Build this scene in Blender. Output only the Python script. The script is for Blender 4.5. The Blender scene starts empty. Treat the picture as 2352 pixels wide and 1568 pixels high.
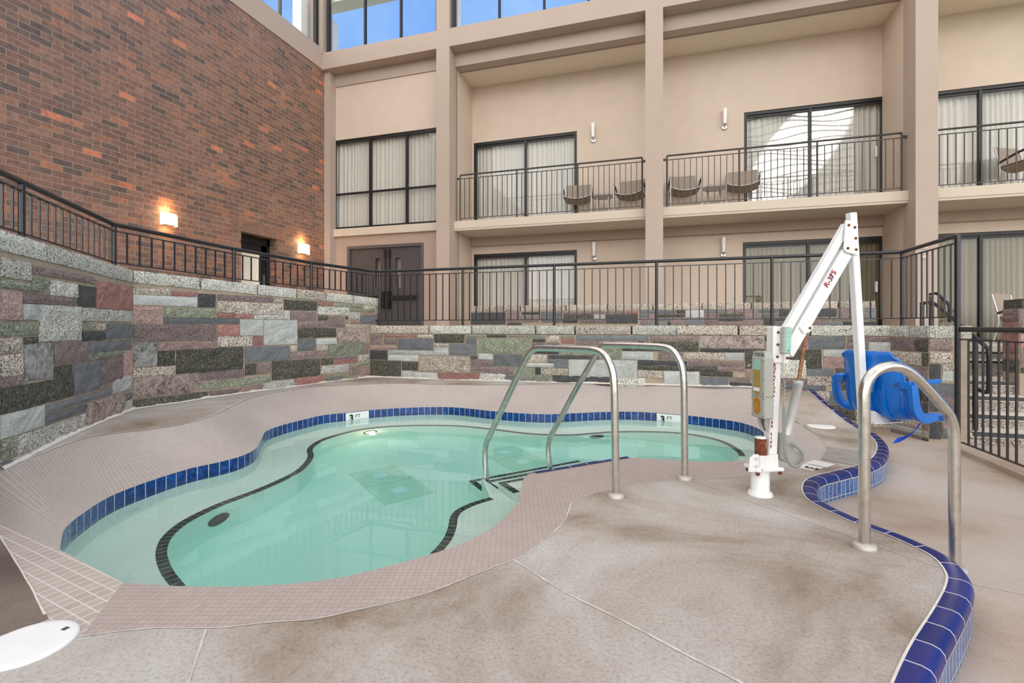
import bpy, math, random
from mathutils import Vector, Matrix, noise, geometry
random.seed(7)
S = bpy.context.scene
COL = S.collection
PI = math.pi

# ------------------------------------------------------------------ camera, sky, exposure
FPX = 1136.0; CH = 1.05; YAW = math.radians(17.3); CX = 1176.0; HY = 748.0
cd = bpy.data.cameras.new('camera'); cam = bpy.data.objects.new('camera', cd); COL.objects.link(cam)
cam.location = (0, 0, CH); cam.rotation_euler = (PI/2, 0, YAW)
cd.sensor_width = 36; cd.lens = FPX/2352*36; cd.shift_y = -(784-HY)/2352; cd.clip_start = .02; cd.clip_end = 300
S.camera = cam
S.view_settings.view_transform = 'Standard'; S.view_settings.look = 'None'
S.view_settings.exposure = 0.50; S.view_settings.gamma = 1.0; S.view_settings.use_curve_mapping = False
cy = S.cycles
cy.use_denoising = True; cy.max_bounces = 12; cy.diffuse_bounces = 7; cy.glossy_bounces = 4
cy.transmission_bounces = 12; cy.transparent_max_bounces = 12; cy.volume_bounces = 0
cy.sample_clamp_indirect = 6; cy.caustics_refractive = True; cy.caustics_reflective = False

def nn(nt, t, ins=None, **kw):
    n = nt.nodes.new(t)
    for k, v in kw.items(): setattr(n, k, v)
    for k, v in (ins or {}).items():
        if isinstance(v, bpy.types.NodeSocket): nt.links.new(v, n.inputs[k])
        else: n.inputs[k].default_value = v
    return n
def ramp(nt, fac, stops, interp='LINEAR'):
    n = nt.nodes.new('ShaderNodeValToRGB'); cr = n.color_ramp; cr.interpolation = interp
    while len(cr.elements) < len(stops): cr.elements.new(.5)
    for e, (p, c) in zip(cr.elements, stops):
        e.position = p; e.color = (c[0], c[1], c[2], 1)
    nt.links.new(fac, n.inputs[0]); return n.outputs[0]
def mixc(nt, f, a, b, mode='MIX'):
    n = nt.nodes.new('ShaderNodeMix'); n.data_type = 'RGBA'; n.blend_type = mode
    for i, v in ((0, f), (6, a), (7, b)):
        if isinstance(v, bpy.types.NodeSocket): nt.links.new(v, n.inputs[i])
        else: n.inputs[i].default_value = v if i == 0 else (v[0], v[1], v[2], 1)
    return n.outputs[2]
def mth(nt, op, a, b=0.0, c=None):
    n = nt.nodes.new('ShaderNodeMath'); n.operation = op
    for i, v in ((0, a), (1, b), (2, c)):
        if v is None: continue
        if isinstance(v, bpy.types.NodeSocket): nt.links.new(v, n.inputs[i])
        else: n.inputs[i].default_value = v
    return n.outputs[0]
def srgb(r, g, b):
    f = lambda c: (c/255/12.92 if c/255 <= .04045 else ((c/255+.055)/1.055)**2.4)
    return (f(r), f(g), f(b))

W = bpy.data.worlds.new('sky'); S.world = W; W.use_nodes = True
nt = W.node_tree; nt.nodes.clear()
tc = nn(nt, 'ShaderNodeTexCoord'); sp = nn(nt, 'ShaderNodeSeparateXYZ', {0: tc.outputs['Generated']})
nz = nn(nt, 'ShaderNodeTexNoise', {'Vector': tc.outputs['Generated'], 'Scale': 3.2, 'Detail': 5.0, 'Roughness': .5, 'Distortion': .4})
blue = ramp(nt, nz.outputs[0], [(.36, srgb(84, 136, 208)), (.66, srgb(150, 182, 222))])
# cloud added for neutral light: overhead and on the side behind the camera; blue sky ahead, low over the roof line
el = mth(nt, 'SMOOTH_MIN', sp.outputs[2], 2.0, .01)
cl1 = nn(nt, 'ShaderNodeMapRange', {0: sp.outputs[2], 1: .62, 2: .80}, interpolation_type='SMOOTHSTEP').outputs[0]
cl2 = nn(nt, 'ShaderNodeMapRange', {0: sp.outputs[1], 1: .25, 2: -.15}, interpolation_type='SMOOTHSTEP').outputs[0]
cloudf = mth(nt, 'MAXIMUM', cl1, cl2)
bank = nn(nt, 'ShaderNodeMapRange', {0: sp.outputs[1], 1: .30, 2: -.45, 3: 0.0, 4: 1.0}, interpolation_type='SMOOTHSTEP').outputs[0]
low_fill = nn(nt, 'ShaderNodeMapRange', {0: sp.outputs[2], 1: .06, 2: .62, 3: 2.35, 4: 1.05}, interpolation_type='SMOOTHSTEP').outputs[0]  # cloud low behind the camera brightened as added fill on the facade
lev = mth(nt, 'MULTIPLY_ADD', bank, mth(nt, 'SUBTRACT', low_fill, 1.05), 1.05)
# bright ellipse added to the sky, mirrored in the balcony door as the skylight
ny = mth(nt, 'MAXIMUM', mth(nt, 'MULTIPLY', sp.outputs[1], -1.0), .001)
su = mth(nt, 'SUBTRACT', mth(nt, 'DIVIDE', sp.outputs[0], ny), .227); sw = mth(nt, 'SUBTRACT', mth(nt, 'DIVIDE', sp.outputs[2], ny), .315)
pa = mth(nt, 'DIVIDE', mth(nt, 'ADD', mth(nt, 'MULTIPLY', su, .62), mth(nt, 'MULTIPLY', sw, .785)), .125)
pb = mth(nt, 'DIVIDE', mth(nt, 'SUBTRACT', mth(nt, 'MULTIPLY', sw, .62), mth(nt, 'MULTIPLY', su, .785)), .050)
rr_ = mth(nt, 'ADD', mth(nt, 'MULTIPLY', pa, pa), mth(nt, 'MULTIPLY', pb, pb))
mirror_patch = nn(nt, 'ShaderNodeMapRange', {0: rr_, 1: 1.1, 2: .8, 3: 0.0, 4: 12.0}).outputs[0]
lev = mth(nt, 'ADD', lev, mirror_patch)
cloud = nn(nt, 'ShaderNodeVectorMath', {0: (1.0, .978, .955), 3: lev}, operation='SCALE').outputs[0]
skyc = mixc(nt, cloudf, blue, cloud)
gnd = nn(nt, 'ShaderNodeMapRange', {0: sp.outputs[2], 1: -.03, 2: .03}).outputs[0]
skyc = mixc(nt, gnd, (.30, .33, .24), skyc)
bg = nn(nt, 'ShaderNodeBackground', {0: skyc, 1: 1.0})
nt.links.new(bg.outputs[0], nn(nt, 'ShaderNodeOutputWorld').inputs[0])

# ------------------------------------------------------------------ measuring
FW = Vector((-math.sin(YAW), math.cos(YAW), 0)); RT = Vector((math.cos(YAW), math.sin(YAW), 0))
def ray(x, y): return FW*FPX + RT*(x-CX) + Vector((0, 0, HY-y))
CP = Vector((0, 0, CH))
def g(x, y, z=0.0): v = ray(x, y); return CP + v*((z-CH)/v.z)
def gY(x, y, Y): v = ray(x, y); return CP + v*(Y/v.y)
def gX(x, y, X): v = ray(x, y); return CP + v*(X/v.x)
def gd(x, y, d): return CP + ray(x, y)*(d/FPX)
def gpl(x, y, A, B):
    n = Vector((B[1]-A[1], A[0]-B[0], 0)); v = ray(x, y)
    return CP + v*((Vector((A[0], A[1], 0))-CP).dot(n)/v.dot(n))
ZW = -0.085
def gw(x, y, z):                      # a point seen through the water surface
    v = ray(x, y); p = CP + v*((ZW-CH)/v.z); h = Vector((v.x, v.y, 0)); hl = h.length
    s = math.sin(math.atan2(hl, -v.z))/1.333; r = (ZW-z)*math.tan(math.asin(s))
    q = p + h/hl*r; q.z = z; return q

# ------------------------------------------------------------------ mesh building
class MB:
    def __init__(s): s.v = []; s.f = []; s.m = []; s.sm = []; s.uv = []
    def add(s, vs, fs, mi=0, smooth=False, uvs=None):
        b = len(s.v); s.v += [tuple(p) for p in vs]
        for i, f in enumerate(fs):
            s.f.append(tuple(k+b for k in f)); s.m.append(mi); s.sm.append(smooth)
            s.uv.append([uvs[k] for k in f] if uvs else [(0, 0)]*len(f))
        return s
    def box(s, c, d, mi=0, M=None, bev=0):
        x, y, z = d[0]/2, d[1]/2, d[2]/2
        if bev:
            b = min(bev, x*.9, y*.9, z*.9); vs = []; 
            for sx in (-1, 1):
                for sy in (-1, 1):
                    for sz in (-1, 1):
                        vs += [(sx*(x-b), sy*(y-b), sz*z), (sx*(x-b), sy*y, sz*(z-b)), (sx*x, sy*(y-b), sz*(z-b))]
            R_ = M or Matrix.Identity(3)
            return s.hull([Vector(c)+R_@Vector(v) for v in vs], mi)
        vs = [Vector((sx*x, sy*y, sz*z)) for sx in (-1, 1) for sy in (-1, 1) for sz in (-1, 1)]
        if M: vs = [M@v for v in vs]
        return s.add([Vector(c)+v for v in vs], [(0,1,3,2),(4,6,7,5),(0,4,5,1),(2,3,7,6),(0,2,6,4),(1,5,7,3)], mi)
    def hull(s, pts, mi=0):
        import bmesh
        bm = bmesh.new()
        for p in pts: bm.verts.new(p)
        r = bmesh.ops.convex_hull(bm, input=bm.verts)
        bmesh.ops.dissolve_limit(bm, angle_limit=.01, verts=bm.verts, edges=bm.edges)
        bm.verts.index_update()
        s.add([v.co.copy() for v in bm.verts], [tuple(v.index for v in f.verts) for f in bm.faces], mi); bm.free(); return s
    def bx(s, x0, x1, y0, y1, z0, z1, mi=0): return s.box(((x0+x1)/2, (y0+y1)/2, (z0+z1)/2), (abs(x1-x0), abs(y1-y0), abs(z1-z0)), mi)
    def bar(s, a, b, w, h, mi=0, up=(0, 0, 1), bev=0):
        a, b = Vector(a), Vector(b); d = (b-a); L = d.length; d.normalize(); up = Vector(up)
        if abs(d.dot(up)) > .98: up = Vector((0, 1, 0))
        x = d.cross(up).normalized(); z = x.cross(d)
        M = Matrix((x, d, z)).transposed()
        return s.box((a+b)/2, (w, L, h), mi, M, bev)
    def prism(s, poly, z0, z1, mi=0, top=True):
        n = len(poly); f0 = (lambda i: z0[i]) if isinstance(z0, list) else (lambda i: z0); f1 = (lambda i: z1[i]) if isinstance(z1, list) else (lambda i: z1)
        vs = [(p[0], p[1], f0(i)) for i, p in enumerate(poly)] + [(p[0], p[1], f1(i)) for i, p in enumerate(poly)]
        fs = [(i, (i+1) % n, n+(i+1) % n, n+i) for i in range(n)]
        tri = geometry.tessellate_polygon([[Vector((p[0], p[1], 0)) for p in poly]])
        fs += [tuple(k+n for k in t) for t in tri] + [tuple(reversed(t)) for t in tri]
        return s.add(vs, fs, mi)
    def fill(s, loops, z=None, mi=0, up=True):
        L = [[Vector((p[0], p[1], 0)) for p in lp] for lp in loops]
        flat = [Vector((p[0], p[1], (p[2] if z is None else z))) for lp in loops for p in lp]
        fs = []
        for t in geometry.tessellate_polygon(L):
            a, b, c = (flat[k] for k in t)
            if ((b-a).cross(c-a).z > 0) != up: t = (t[0], t[2], t[1])
            fs.append(tuple(t))
        return s.add(flat, fs, mi)
    def tube(s, pts, r, n=10, mi=0, cap=True, smooth=True, closed=False):
        pts = [Vector(p) for p in pts]; N = len(pts); rr = r if isinstance(r, (list, tuple)) else [r]*N
        T = []
        for i in range(N):
            a = pts[(i-1) % N] if (i > 0 or closed) else pts[0]; b = pts[(i+1) % N] if (i < N-1 or closed) else pts[-1]
            T.append((b-a).normalized())
        u = T[0].orthogonal().normalized(); vs = []
        for i in range(N):
            u = (u - T[i]*u.dot(T[i])).normalized(); w = T[i].cross(u)
            vs += [pts[i] + (u*math.cos(2*PI*k/n) + w*math.sin(2*PI*k/n))*rr[i] for k in range(n)]
        fs = []
        for i in range(N if closed else N-1):
            j = (i+1) % N
            fs += [(i*n+k, i*n+(k+1) % n, j*n+(k+1) % n, j*n+k) for k in range(n)]
        s.add(vs, fs, mi, smooth)
        if cap and not closed:
            s.add(vs[:n], [tuple(reversed(range(n)))], mi); s.add(vs[-n:], [tuple(range(n))], mi)
        return s
    def lathe(s, c, prof, n=20, mi=0, ax=(0, 0, 1), smooth=True):
        ax = Vector(ax).normalized(); u = ax.orthogonal().normalized(); w = ax.cross(u); c = Vector(c); vs = []
        for (r, h) in prof: vs += [c + ax*h + (u*math.cos(2*PI*k/n) + w*math.sin(2*PI*k/n))*max(r, 1e-4) for k in range(n)]
        fs = [(i*n+k, i*n+(k+1) % n, (i+1)*n+(k+1) % n, (i+1)*n+k) for i in range(len(prof)-1) for k in range(n)]
        s.add(vs, fs, mi, smooth)
        s.add(vs[:n], [tuple(reversed(range(n)))], mi); s.add(vs[-n:], [tuple(range(n))], mi)
        return s
    def grid(s, fn, nu, nv, mi=0, smooth=True, uvf=None, flip=False):
        vs = [fn(i/nu, j/nv) for j in range(nv+1) for i in range(nu+1)]
        uv = [uvf(i/nu, j/nv) if uvf else (i/nu, j/nv) for j in range(nv+1) for i in range(nu+1)]
        k = nu+1; fs = [(j*k+i, j*k+i+1, (j+1)*k+i+1, (j+1)*k+i) for j in range(nv) for i in range(nu)]
        if flip: fs = [tuple(reversed(f)) for f in fs]
        return s.add(vs, fs, mi, smooth, uv)
    def build(s, name, mats, parent=None, origin=None):
        o_ = Vector(origin) if origin is not None else Vector((0, 0, 0))
        me = bpy.data.meshes.new(name); me.from_pydata([tuple(Vector(v)-o_) for v in s.v], [], s.f)
        for m in (mats if isinstance(mats, (list, tuple)) else [mats]): me.materials.append(m)
        me.polygons.foreach_set('material_index', s.m); me.polygons.foreach_set('use_smooth', s.sm)
        ul = me.uv_layers.new(name='UVMap'); flat = [c for f in s.uv for p in f for c in p]
        ul.data.foreach_set('uv', flat); me.update()
        o = bpy.data.objects.new(name, me); COL.objects.link(o); o.location = o_
        if parent:
            o.parent = parent; o.location = o_ - parent_loc(parent)
        return o
def parent_loc(p):
    l = Vector(p.location)
    while p.parent: p = p.parent; l += Vector(p.location)
    return l
def tag(o, label, cat, group=None, kind=None):
    o['label'] = label; o['category'] = cat
    if group: o['group'] = group
    if kind: o['kind'] = kind
    return o
def thing(name, label, cat, loc=(0, 0, 0), group=None):
    o = bpy.data.objects.new(name, None); COL.objects.link(o); o.location = loc; o.empty_display_size = .1
    return tag(o, label, cat, group)
def struct(o, label=None):
    o['kind'] = 'structure'
    if label: o['label'] = label
    return o
def copy_tree(o, parent=None):
    c = o.copy(); COL.objects.link(c); c.parent = parent
    for ch in [k for k in bpy.data.objects if k.parent == o]: copy_tree(ch, c)
    return c
def catmull(P, per=4, closed=False):
    P = [Vector(p) for p in P]; n = len(P); out = []
    for i in range(n if closed else n-1):
        a = P[(i-1) % n] if (i > 0 or closed) else P[0]; b = P[i]; c = P[(i+1) % n]; d = P[(i+2) % n] if (i < n-2 or closed) else P[-1]
        for k in range(per):
            t = k/per
            out.append(.5*((2*b) + (c-a)*t + (2*a-5*b+4*c-d)*t*t + (3*b-a-3*c+d)*t**3))
    if not closed: out.append(P[-1])
    return out
def arclen(P):
    L = [0]
    for a, b in zip(P, P[1:]): L.append(L[-1] + (Vector(b)-Vector(a)).length)
    return L

# ------------------------------------------------------------------ materials
def newmat(name):
    m = bpy.data.materials.new(name); m.use_nodes = True; nt = m.node_tree; nt.nodes.clear()
    out = nn(nt, 'ShaderNodeOutputMaterial'); b = nn(nt, 'ShaderNodeBsdfPrincipled'); nt.links.new(b.outputs[0], out.inputs[0])
    return m, nt, b, out
def setc(nt, b, key, v):
    if isinstance(v, bpy.types.NodeSocket): nt.links.new(v, b.inputs[key])
    else: b.inputs[key].default_value = (v[0], v[1], v[2], 1) if isinstance(v, (tuple, list)) else v
def pt(nt, scale=None): return nn(nt, 'ShaderNodeNewGeometry').outputs['Position']
def mapv(nt, v, sc): return nn(nt, 'ShaderNodeVectorMath', {0: v, 1: sc}, operation='MULTIPLY').outputs[0]
def bump(nt, b, h, strength=.3, dist=.01):
    n = nn(nt, 'ShaderNodeBump', {'Height': h, 'Strength': strength, 'Distance': dist}); nt.links.new(n.outputs[0], b.inputs['Normal'])
def simple(name, col, rough=.5, metal=0.0, var=.08, vs=9.0, bmp=0, coat=0):
    m, nt, b, _ = newmat(name)
    oc = nn(nt, 'ShaderNodeTexCoord').outputs['Object']
    n = nn(nt, 'ShaderNodeTexNoise', {'Vector': oc, 'Scale': vs, 'Detail': 4.0})
    c2 = tuple(max(0, c*(1-var)) for c in col); c3 = tuple(min(1, c*(1+var)) for c in col)
    setc(nt, b, 'Base Color', ramp(nt, n.outputs[0], [(.3, c2), (.7, c3)]))
    b.inputs['Roughness'].default_value = rough; b.inputs['Metallic'].default_value = metal
    if coat: b.inputs['Coat Weight'].default_value = coat
    if bmp:
        n2 = nn(nt, 'ShaderNodeTexNoise', {'Vector': oc, 'Scale': vs*12, 'Detail': 3.0}); bump(nt, b, n2.outputs[0], bmp, .004)
    return m
def emit(name, col, st):
    m, nt, b, _ = newmat(name); setc(nt, b, 'Base Color', col); setc(nt, b, 'Emission Color', col); b.inputs['Emission Strength'].default_value = st; return m

M = {}
M['cream'] = simple('cream stucco', srgb(211, 193, 177), .85, var=.03, vs=3, bmp=.25)
M['cream2'] = simple('cream slab paint', srgb(208, 194, 178), .8, var=.02, vs=3, bmp=.1)
M['taupe'] = simple('taupe beam paint', srgb(182, 164, 152), .75, var=.025, vs=2, bmp=.08)
M['brownwall'] = simple('tan brown wall paint', srgb(178, 156, 142), .8, var=.03, vs=3, bmp=.1)
M['soffit'] = simple('beige soffit paint', srgb(232, 220, 204), .85, var=.02)
M['black'] = simple('black painted metal', (.006, .0065, .008), .42, 0, var=.2)
M['rail'] = simple('charcoal railing enamel', (.014, .015, .019), .32, .1, var=.25, coat=.2)
M['balrail'] = simple('bronze brown railing paint', (.045, .04, .037), .45, 0, var=.2)
M['doorgrey'] = simple('dark grey door paint', srgb(74, 70, 72), .5, var=.06, vs=4)
M['doorframe'] = simple('grey door frame paint', srgb(88, 84, 84), .45, var=.05)
M['steel'] = simple('brushed steel', (.66, .63, .58), .24, 1.0, var=.12, vs=30)
M['steelcap'] = simple('grey escutcheon', (.52, .49, .45), .4, .3, var=.08)
M['white'] = simple('white powder coat', (.80, .81, .81), .35, var=.03, vs=20, coat=.2)
M['rust'] = simple('rusty bolt', srgb(120, 66, 42), .85, .2, var=.45, vs=60, bmp=.6)
M['rustrod'] = simple('pitted copper brown rod', srgb(168, 120, 92), .42, .7, var=.5, vs=70, bmp=.6)
M['alu'] = simple('satin aluminium', (.74, .75, .75), .38, .6, var=.05)
M['plasgrey'] = simple('light grey plastic', srgb(166, 167, 160), .5, var=.03)
M['teal'] = simple('teal keypad film', srgb(146, 196, 182), .4, var=.04)
M['mustard'] = simple('mustard yellow label', srgb(164, 138, 62), .45, var=.08, vs=14)
M['ochre'] = simple('amber label', srgb(176, 124, 34), .45, var=.2, vs=30)
M['yellow'] = simple('yellow key tag', srgb(220, 198, 70), .5)
M['paper'] = simple('white label', (.82, .83, .84), .5, var=.02)
M['red'] = simple('dark red lettering', srgb(150, 22, 44), .5, var=.05)
M['bluetext'] = simple('blue lettering', srgb(52, 100, 190), .5, var=.05)
M['ink'] = simple('black lettering', (.012, .014, .016), .5)
M['seat'] = simple('glossy blue plastic', (.0005, .145, .58), .34, var=.06, vs=6, coat=.35)
M['belt'] = simple('blue webbing strap', (.003, .05, .42), .6, var=.05)
M['frost'] = simple('frosted white glass', (.93, .92, .90), .35, var=.02)
M['chrome'] = simple('polished nickel', (.7, .7, .7), .15, 1.0)
M['lid'] = simple('white plastic lid', (.86, .86, .87), .45, var=.02, bmp=.1)
M['marker'] = simple('white ceramic marker', (.84, .85, .84), .2, var=.01)
M['mortar'] = simple('buff mortar', srgb(166, 152, 134), .95, var=.12, vs=12, bmp=.5)
M['mortarw'] = simple('white grout', srgb(214, 208, 200), .9, var=.12, vs=25, bmp=.4)
M['caulk'] = simple('grey joint sealant', srgb(200, 195, 188), .85, var=.22, vs=20, bmp=.4)
M['metalpatch'] = simple('grey patch plate', srgb(150, 146, 138), .55, .0, var=.2, vs=10, bmp=.2)
M['sling'] = simple('taupe sling fabric', srgb(158, 144, 130), .9, var=.06, vs=60)
M['chairmetal'] = simple('silver chair frame', (.56, .56, .56), .35, .5, var=.05)
M['charcoal'] = simple('dark charcoal slat', (.03, .03, .032), .5)
M['tread'] = simple('black stair nosing', (.035, .036, .04), .5, var=.2, vs=40)
M['softlight'] = simple('pale interior paint', srgb(150, 146, 140), .8)
M['extwhite'] = simple('white exterior trim', (.82, .82, .80), .6, var=.02)
M['glow'] = emit('warm lamp glass', (1.0, .72, .40), 3.2)
M['glow2'] = emit('pool lamp glass', (1.0, .86, .58), 5.0)
M['downlight'] = emit('ceiling lamp glass', (1.0, .88, .68), 3.0)

def brick_mat(name, bw, rh, mort, mcol, stops, uv='UV', rough=.75, off=.5, bstr=.5, extra=None, offsq=2):
    m, nt, b, _ = newmat(name)
    uvn = nn(nt, 'ShaderNodeTexCoord').outputs[uv]
    br = nn(nt, 'ShaderNodeTexBrick', {'Vector': uvn, 'Color1': (0, 0, 0, 1), 'Color2': (1, 1, 1, 1), 'Mortar': (.5, .5, .5, 1), 'Scale': 1.0,
        'Mortar Size': mort, 'Mortar Smooth': .12, 'Bias': 0.0, 'Brick Width': bw, 'Row Height': rh}, offset=off, offset_frequency=offsq)
    col = ramp(nt, br.outputs[0], stops, 'CONSTANT' if len(stops) > 6 else 'LINEAR')
    if extra: col = extra(nt, col, uvn)
    n = nn(nt, 'ShaderNodeTexNoise', {'Vector': uvn, 'Scale': 90.0, 'Detail': 3.0})
    mc = mixc(nt, n.outputs[0], tuple(c*.75 for c in mcol), mcol)
    setc(nt, b, 'Base Color', mixc(nt, br.outputs[1], col, mc))
    b.inputs['Roughness'].default_value = rough
    if rough < .5: setc(nt, b, 'Roughness', mth(nt, 'MULTIPLY_ADD', br.outputs[1], .5, rough))
    h = mth(nt, 'SUBTRACT', mth(nt, 'MULTIPLY', n.outputs[0], .25), br.outputs[1])
    bump(nt, b, h, bstr, .006)
    return m
def smudge(nt, col, uvn):
    n = nn(nt, 'ShaderNodeTexNoise', {'Vector': uvn, 'Scale': 13.0, 'Detail': 5.0, 'Distortion': .6})
    c = mixc(nt, .55, col, ramp(nt, n.outputs[0], [(.28, (.42, .40, .40)), (.50, (.95, .95, .95)), (.74, (1.6, 1.25, 1.08))]), 'MULTIPLY')
    n2 = nn(nt, 'ShaderNodeTexNoise', {'Vector': uvn, 'Scale': .7, 'Detail': 2.0})
    return mixc(nt, .5, c, ramp(nt, n2.outputs[0], [(.35, (.72, .72, .74)), (.65, (1.15, 1.1, 1.08))]), 'MULTIPLY')
BR = [(0, srgb(104, 90, 84)), (.05, srgb(118, 98, 88)), (.22, srgb(134, 103, 90)), (.40, srgb(140, 108, 93)), (.58, srgb(150, 116, 100)), (.74, srgb(128, 100, 88)), (.86, srgb(158, 114, 92)), (.965, srgb(172, 120, 94)), (.988, srgb(206, 130, 100))]
M['brick'] = brick_mat('dark red running bond brick', .243, .085, .0046, srgb(172, 152, 134), BR, extra=smudge, rough=.48, bstr=.6)
M['soldier'] = brick_mat('soldier course brick', .080, .243, .0046, srgb(150, 130, 112), BR[3:8], extra=smudge, off=0.0)
def tint_mosaic(nt, col, uvn):
    n = nn(nt, 'ShaderNodeTexNoise', {'Vector': pt(nt), 'Scale': 1.6, 'Detail': 4.0})
    return mixc(nt, .6, col, ramp(nt, n.outputs[0], [(.3, (.84, .82, .82)), (.7, (1.08, 1.07, 1.06))]), 'MULTIPLY')
M['mosaic'] = brick_mat('pinkish beige mosaic', .026, .026, .0016, srgb(212, 206, 200), [(0, srgb(172, 161, 156)), (1, srgb(180, 169, 163))], off=0.0, rough=.42, bstr=.35, extra=tint_mosaic)
M['mosaicn'] = brick_mat('near pinkish beige mosaic', .026, .026, .0009, srgb(166, 142, 124), [(0, srgb(172, 159, 155)), (1, srgb(180, 168, 163))], off=0.0, rough=.45, bstr=.35, extra=tint_mosaic)
M['mosaict'] = brick_mat('mosaic with pale grout', .050, .050, .0028, srgb(226, 222, 218), [(0, srgb(176, 162, 154)), (1, srgb(188, 174, 166))], off=0.0, rough=.5, bstr=.45)
def bluevar(nt, col, uvn):
    n = nn(nt, 'ShaderNodeTexNoise', {'Vector': uvn, 'Scale': 28.0, 'Detail': 3.0, 'Distortion': 1.2})
    return mixc(nt, .75, col, ramp(nt, n.outputs[0], [(.32, (.002, .006, .05)), (.5, (.004, .03, .16)), (.7, (.015, .12, .42))]))
M['bandtile'] = brick_mat('variegated blue waterline tile', .078, .165, .0028, srgb(205, 210, 210), [(0, (.003, .02, .16)), (1, (.012, .10, .42))], off=0.0, rough=.12, bstr=.3, extra=bluevar)
M['facetile'] = brick_mat('variegated blue kerb face tile', .052, .115, .0026, srgb(212, 208, 198), [(0, (.012, .05, .22)), (1, (.05, .17, .45))], off=0.0, rough=.18, bstr=.3,
    extra=lambda nt, c, u: mixc(nt, .5, c, ramp(nt, nn(nt, 'ShaderNodeTexNoise', {'Vector': u, 'Scale': 40.0, 'Detail': 3.0}).outputs[0], [(.3, (.01, .03, .14)), (.7, (.16, .32, .62))])))
M['bull'] = brick_mat('cobalt bullnose tile', .155, .5, .0028, srgb(222, 220, 212), [(0, (.007, .012, .12)), (1, (.014, .020, .17))], off=0.0, rough=.3, bstr=.3)
M['darktile'] = brick_mat('dark green black trim tile', .052, .5, .0032, srgb(150, 168, 160), [(0, (.012, .02, .022)), (1, (.03, .04, .042))], off=0.0, rough=.5, bstr=.2)

def granite(name, stops, scale, rough=.9, dist=.3, swirl=0, stretch=(1, 1, 1), det=6.0, bs=.5):
    m, nt, b, _ = newmat(name)
    v = mapv(nt, pt(nt), stretch)
    uvn = nn(nt, 'ShaderNodeTexCoord').outputs['UV']
    v = nn(nt, 'ShaderNodeVectorMath', {0: v, 1: mapv(nt, uvn, (7, 9, 5))}, operation='ADD').outputs[0]
    n = nn(nt, 'ShaderNodeTexNoise', {'Vector': v, 'Scale': scale, 'Detail': det, 'Roughness': .62, 'Distortion': dist})
    h = n.outputs[0]
    if swirl:
        w = nn(nt, 'ShaderNodeTexNoise', {'Vector': v, 'Scale': 6.0, 'Detail': 6.0, 'Roughness': .7, 'Distortion': 2.2})
        h = mth(nt, 'MULTIPLY_ADD', w.outputs[0], swirl, mth(nt, 'MULTIPLY', n.outputs[0], 1-swirl))
    c = ramp(nt, h, stops)
    s_ = nn(nt, 'ShaderNodeSeparateXYZ', {0: uvn}).outputs[0]
    vv = mth(nt, 'MULTIPLY_ADD', s_, .3, .74)
    l = nn(nt, 'ShaderNodeTexNoise', {'Vector': v, 'Scale': 8.0, 'Detail': 3.0})
    vv = mth(nt, 'MULTIPLY', vv, mth(nt, 'MULTIPLY_ADD', l.outputs[0], .5, .75))
    c = nn(nt, 'ShaderNodeHueSaturation', {'Color': c, 'Saturation': .78}).outputs[0]
    cc = nn(nt, 'ShaderNodeVectorMath', {0: c, 3: vv}, operation='SCALE').outputs[0]
    setc(nt, b, 'Base Color', cc); b.inputs['Roughness'].default_value = rough
    bump(nt, b, n.outputs[0], bs, .012)
    return m
G = {
 'W': granite('speckled white granite', [(.36, srgb(70, 72, 68)), (.44, srgb(168, 168, 156)), (.52, srgb(212, 210, 198)), (.66, srgb(232, 230, 220))], 75),
 'T': granite('speckled tan granite', [(.38, srgb(66, 58, 54)), (.45, srgb(160, 144, 128)), (.54, srgb(208, 194, 178)), (.66, srgb(226, 216, 204))], 75),
 'L': granite('pale grey granite', [(.3, srgb(150, 156, 156)), (.5, srgb(192, 196, 192)), (.7, srgb(216, 218, 212))], 90),
 'G': granite('mottled green granite', [(.34, srgb(88, 96, 80)), (.5, srgb(138, 146, 122)), (.66, srgb(184, 186, 160))], 60),
 'K': granite('charcoal granite', [(.3, srgb(52, 54, 56)), (.5, srgb(74, 76, 78)), (.7, srgb(104, 104, 104))], 80),
 'B': granite('blue grey granite', [(.3, srgb(88, 94, 100)), (.5, srgb(114, 119, 124)), (.7, srgb(142, 144, 146))], 90),
 'D': granite('dark olive granite', [(.34, srgb(48, 48, 40)), (.5, srgb(84, 82, 70)), (.66, srgb(128, 124, 108))], 55),
 'P': granite('dusty pink granite', [(.34, srgb(128, 98, 92)), (.5, srgb(172, 136, 126)), (.66, srgb(196, 166, 154))], 60),
 'R': granite('red granite', [(.34, srgb(128, 76, 66)), (.5, srgb(166, 104, 92)), (.66, srgb(186, 132, 120))], 70),
 'M': granite('mauve brown granite', [(.34, srgb(96, 80, 80)), (.5, srgb(138, 116, 114)), (.66, srgb(170, 148, 142))], 70),
 'S': granite('swirled pink and black gneiss', [(.36, srgb(72, 70, 70)), (.46, srgb(140, 122, 116)), (.56, srgb(184, 162, 150)), (.66, srgb(150, 120, 112))], 40, swirl=.6),
 'Z': granite('swirled grey gneiss', [(.38, srgb(64, 68, 70)), (.48, srgb(128, 130, 128)), (.58, srgb(168, 166, 158))], 40, swirl=.6),
}
GK = list(G.keys()); GM = [M['mortar']] + [G[k] for k in GK]
def gi(k): return 1 + GK.index(k)

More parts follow.
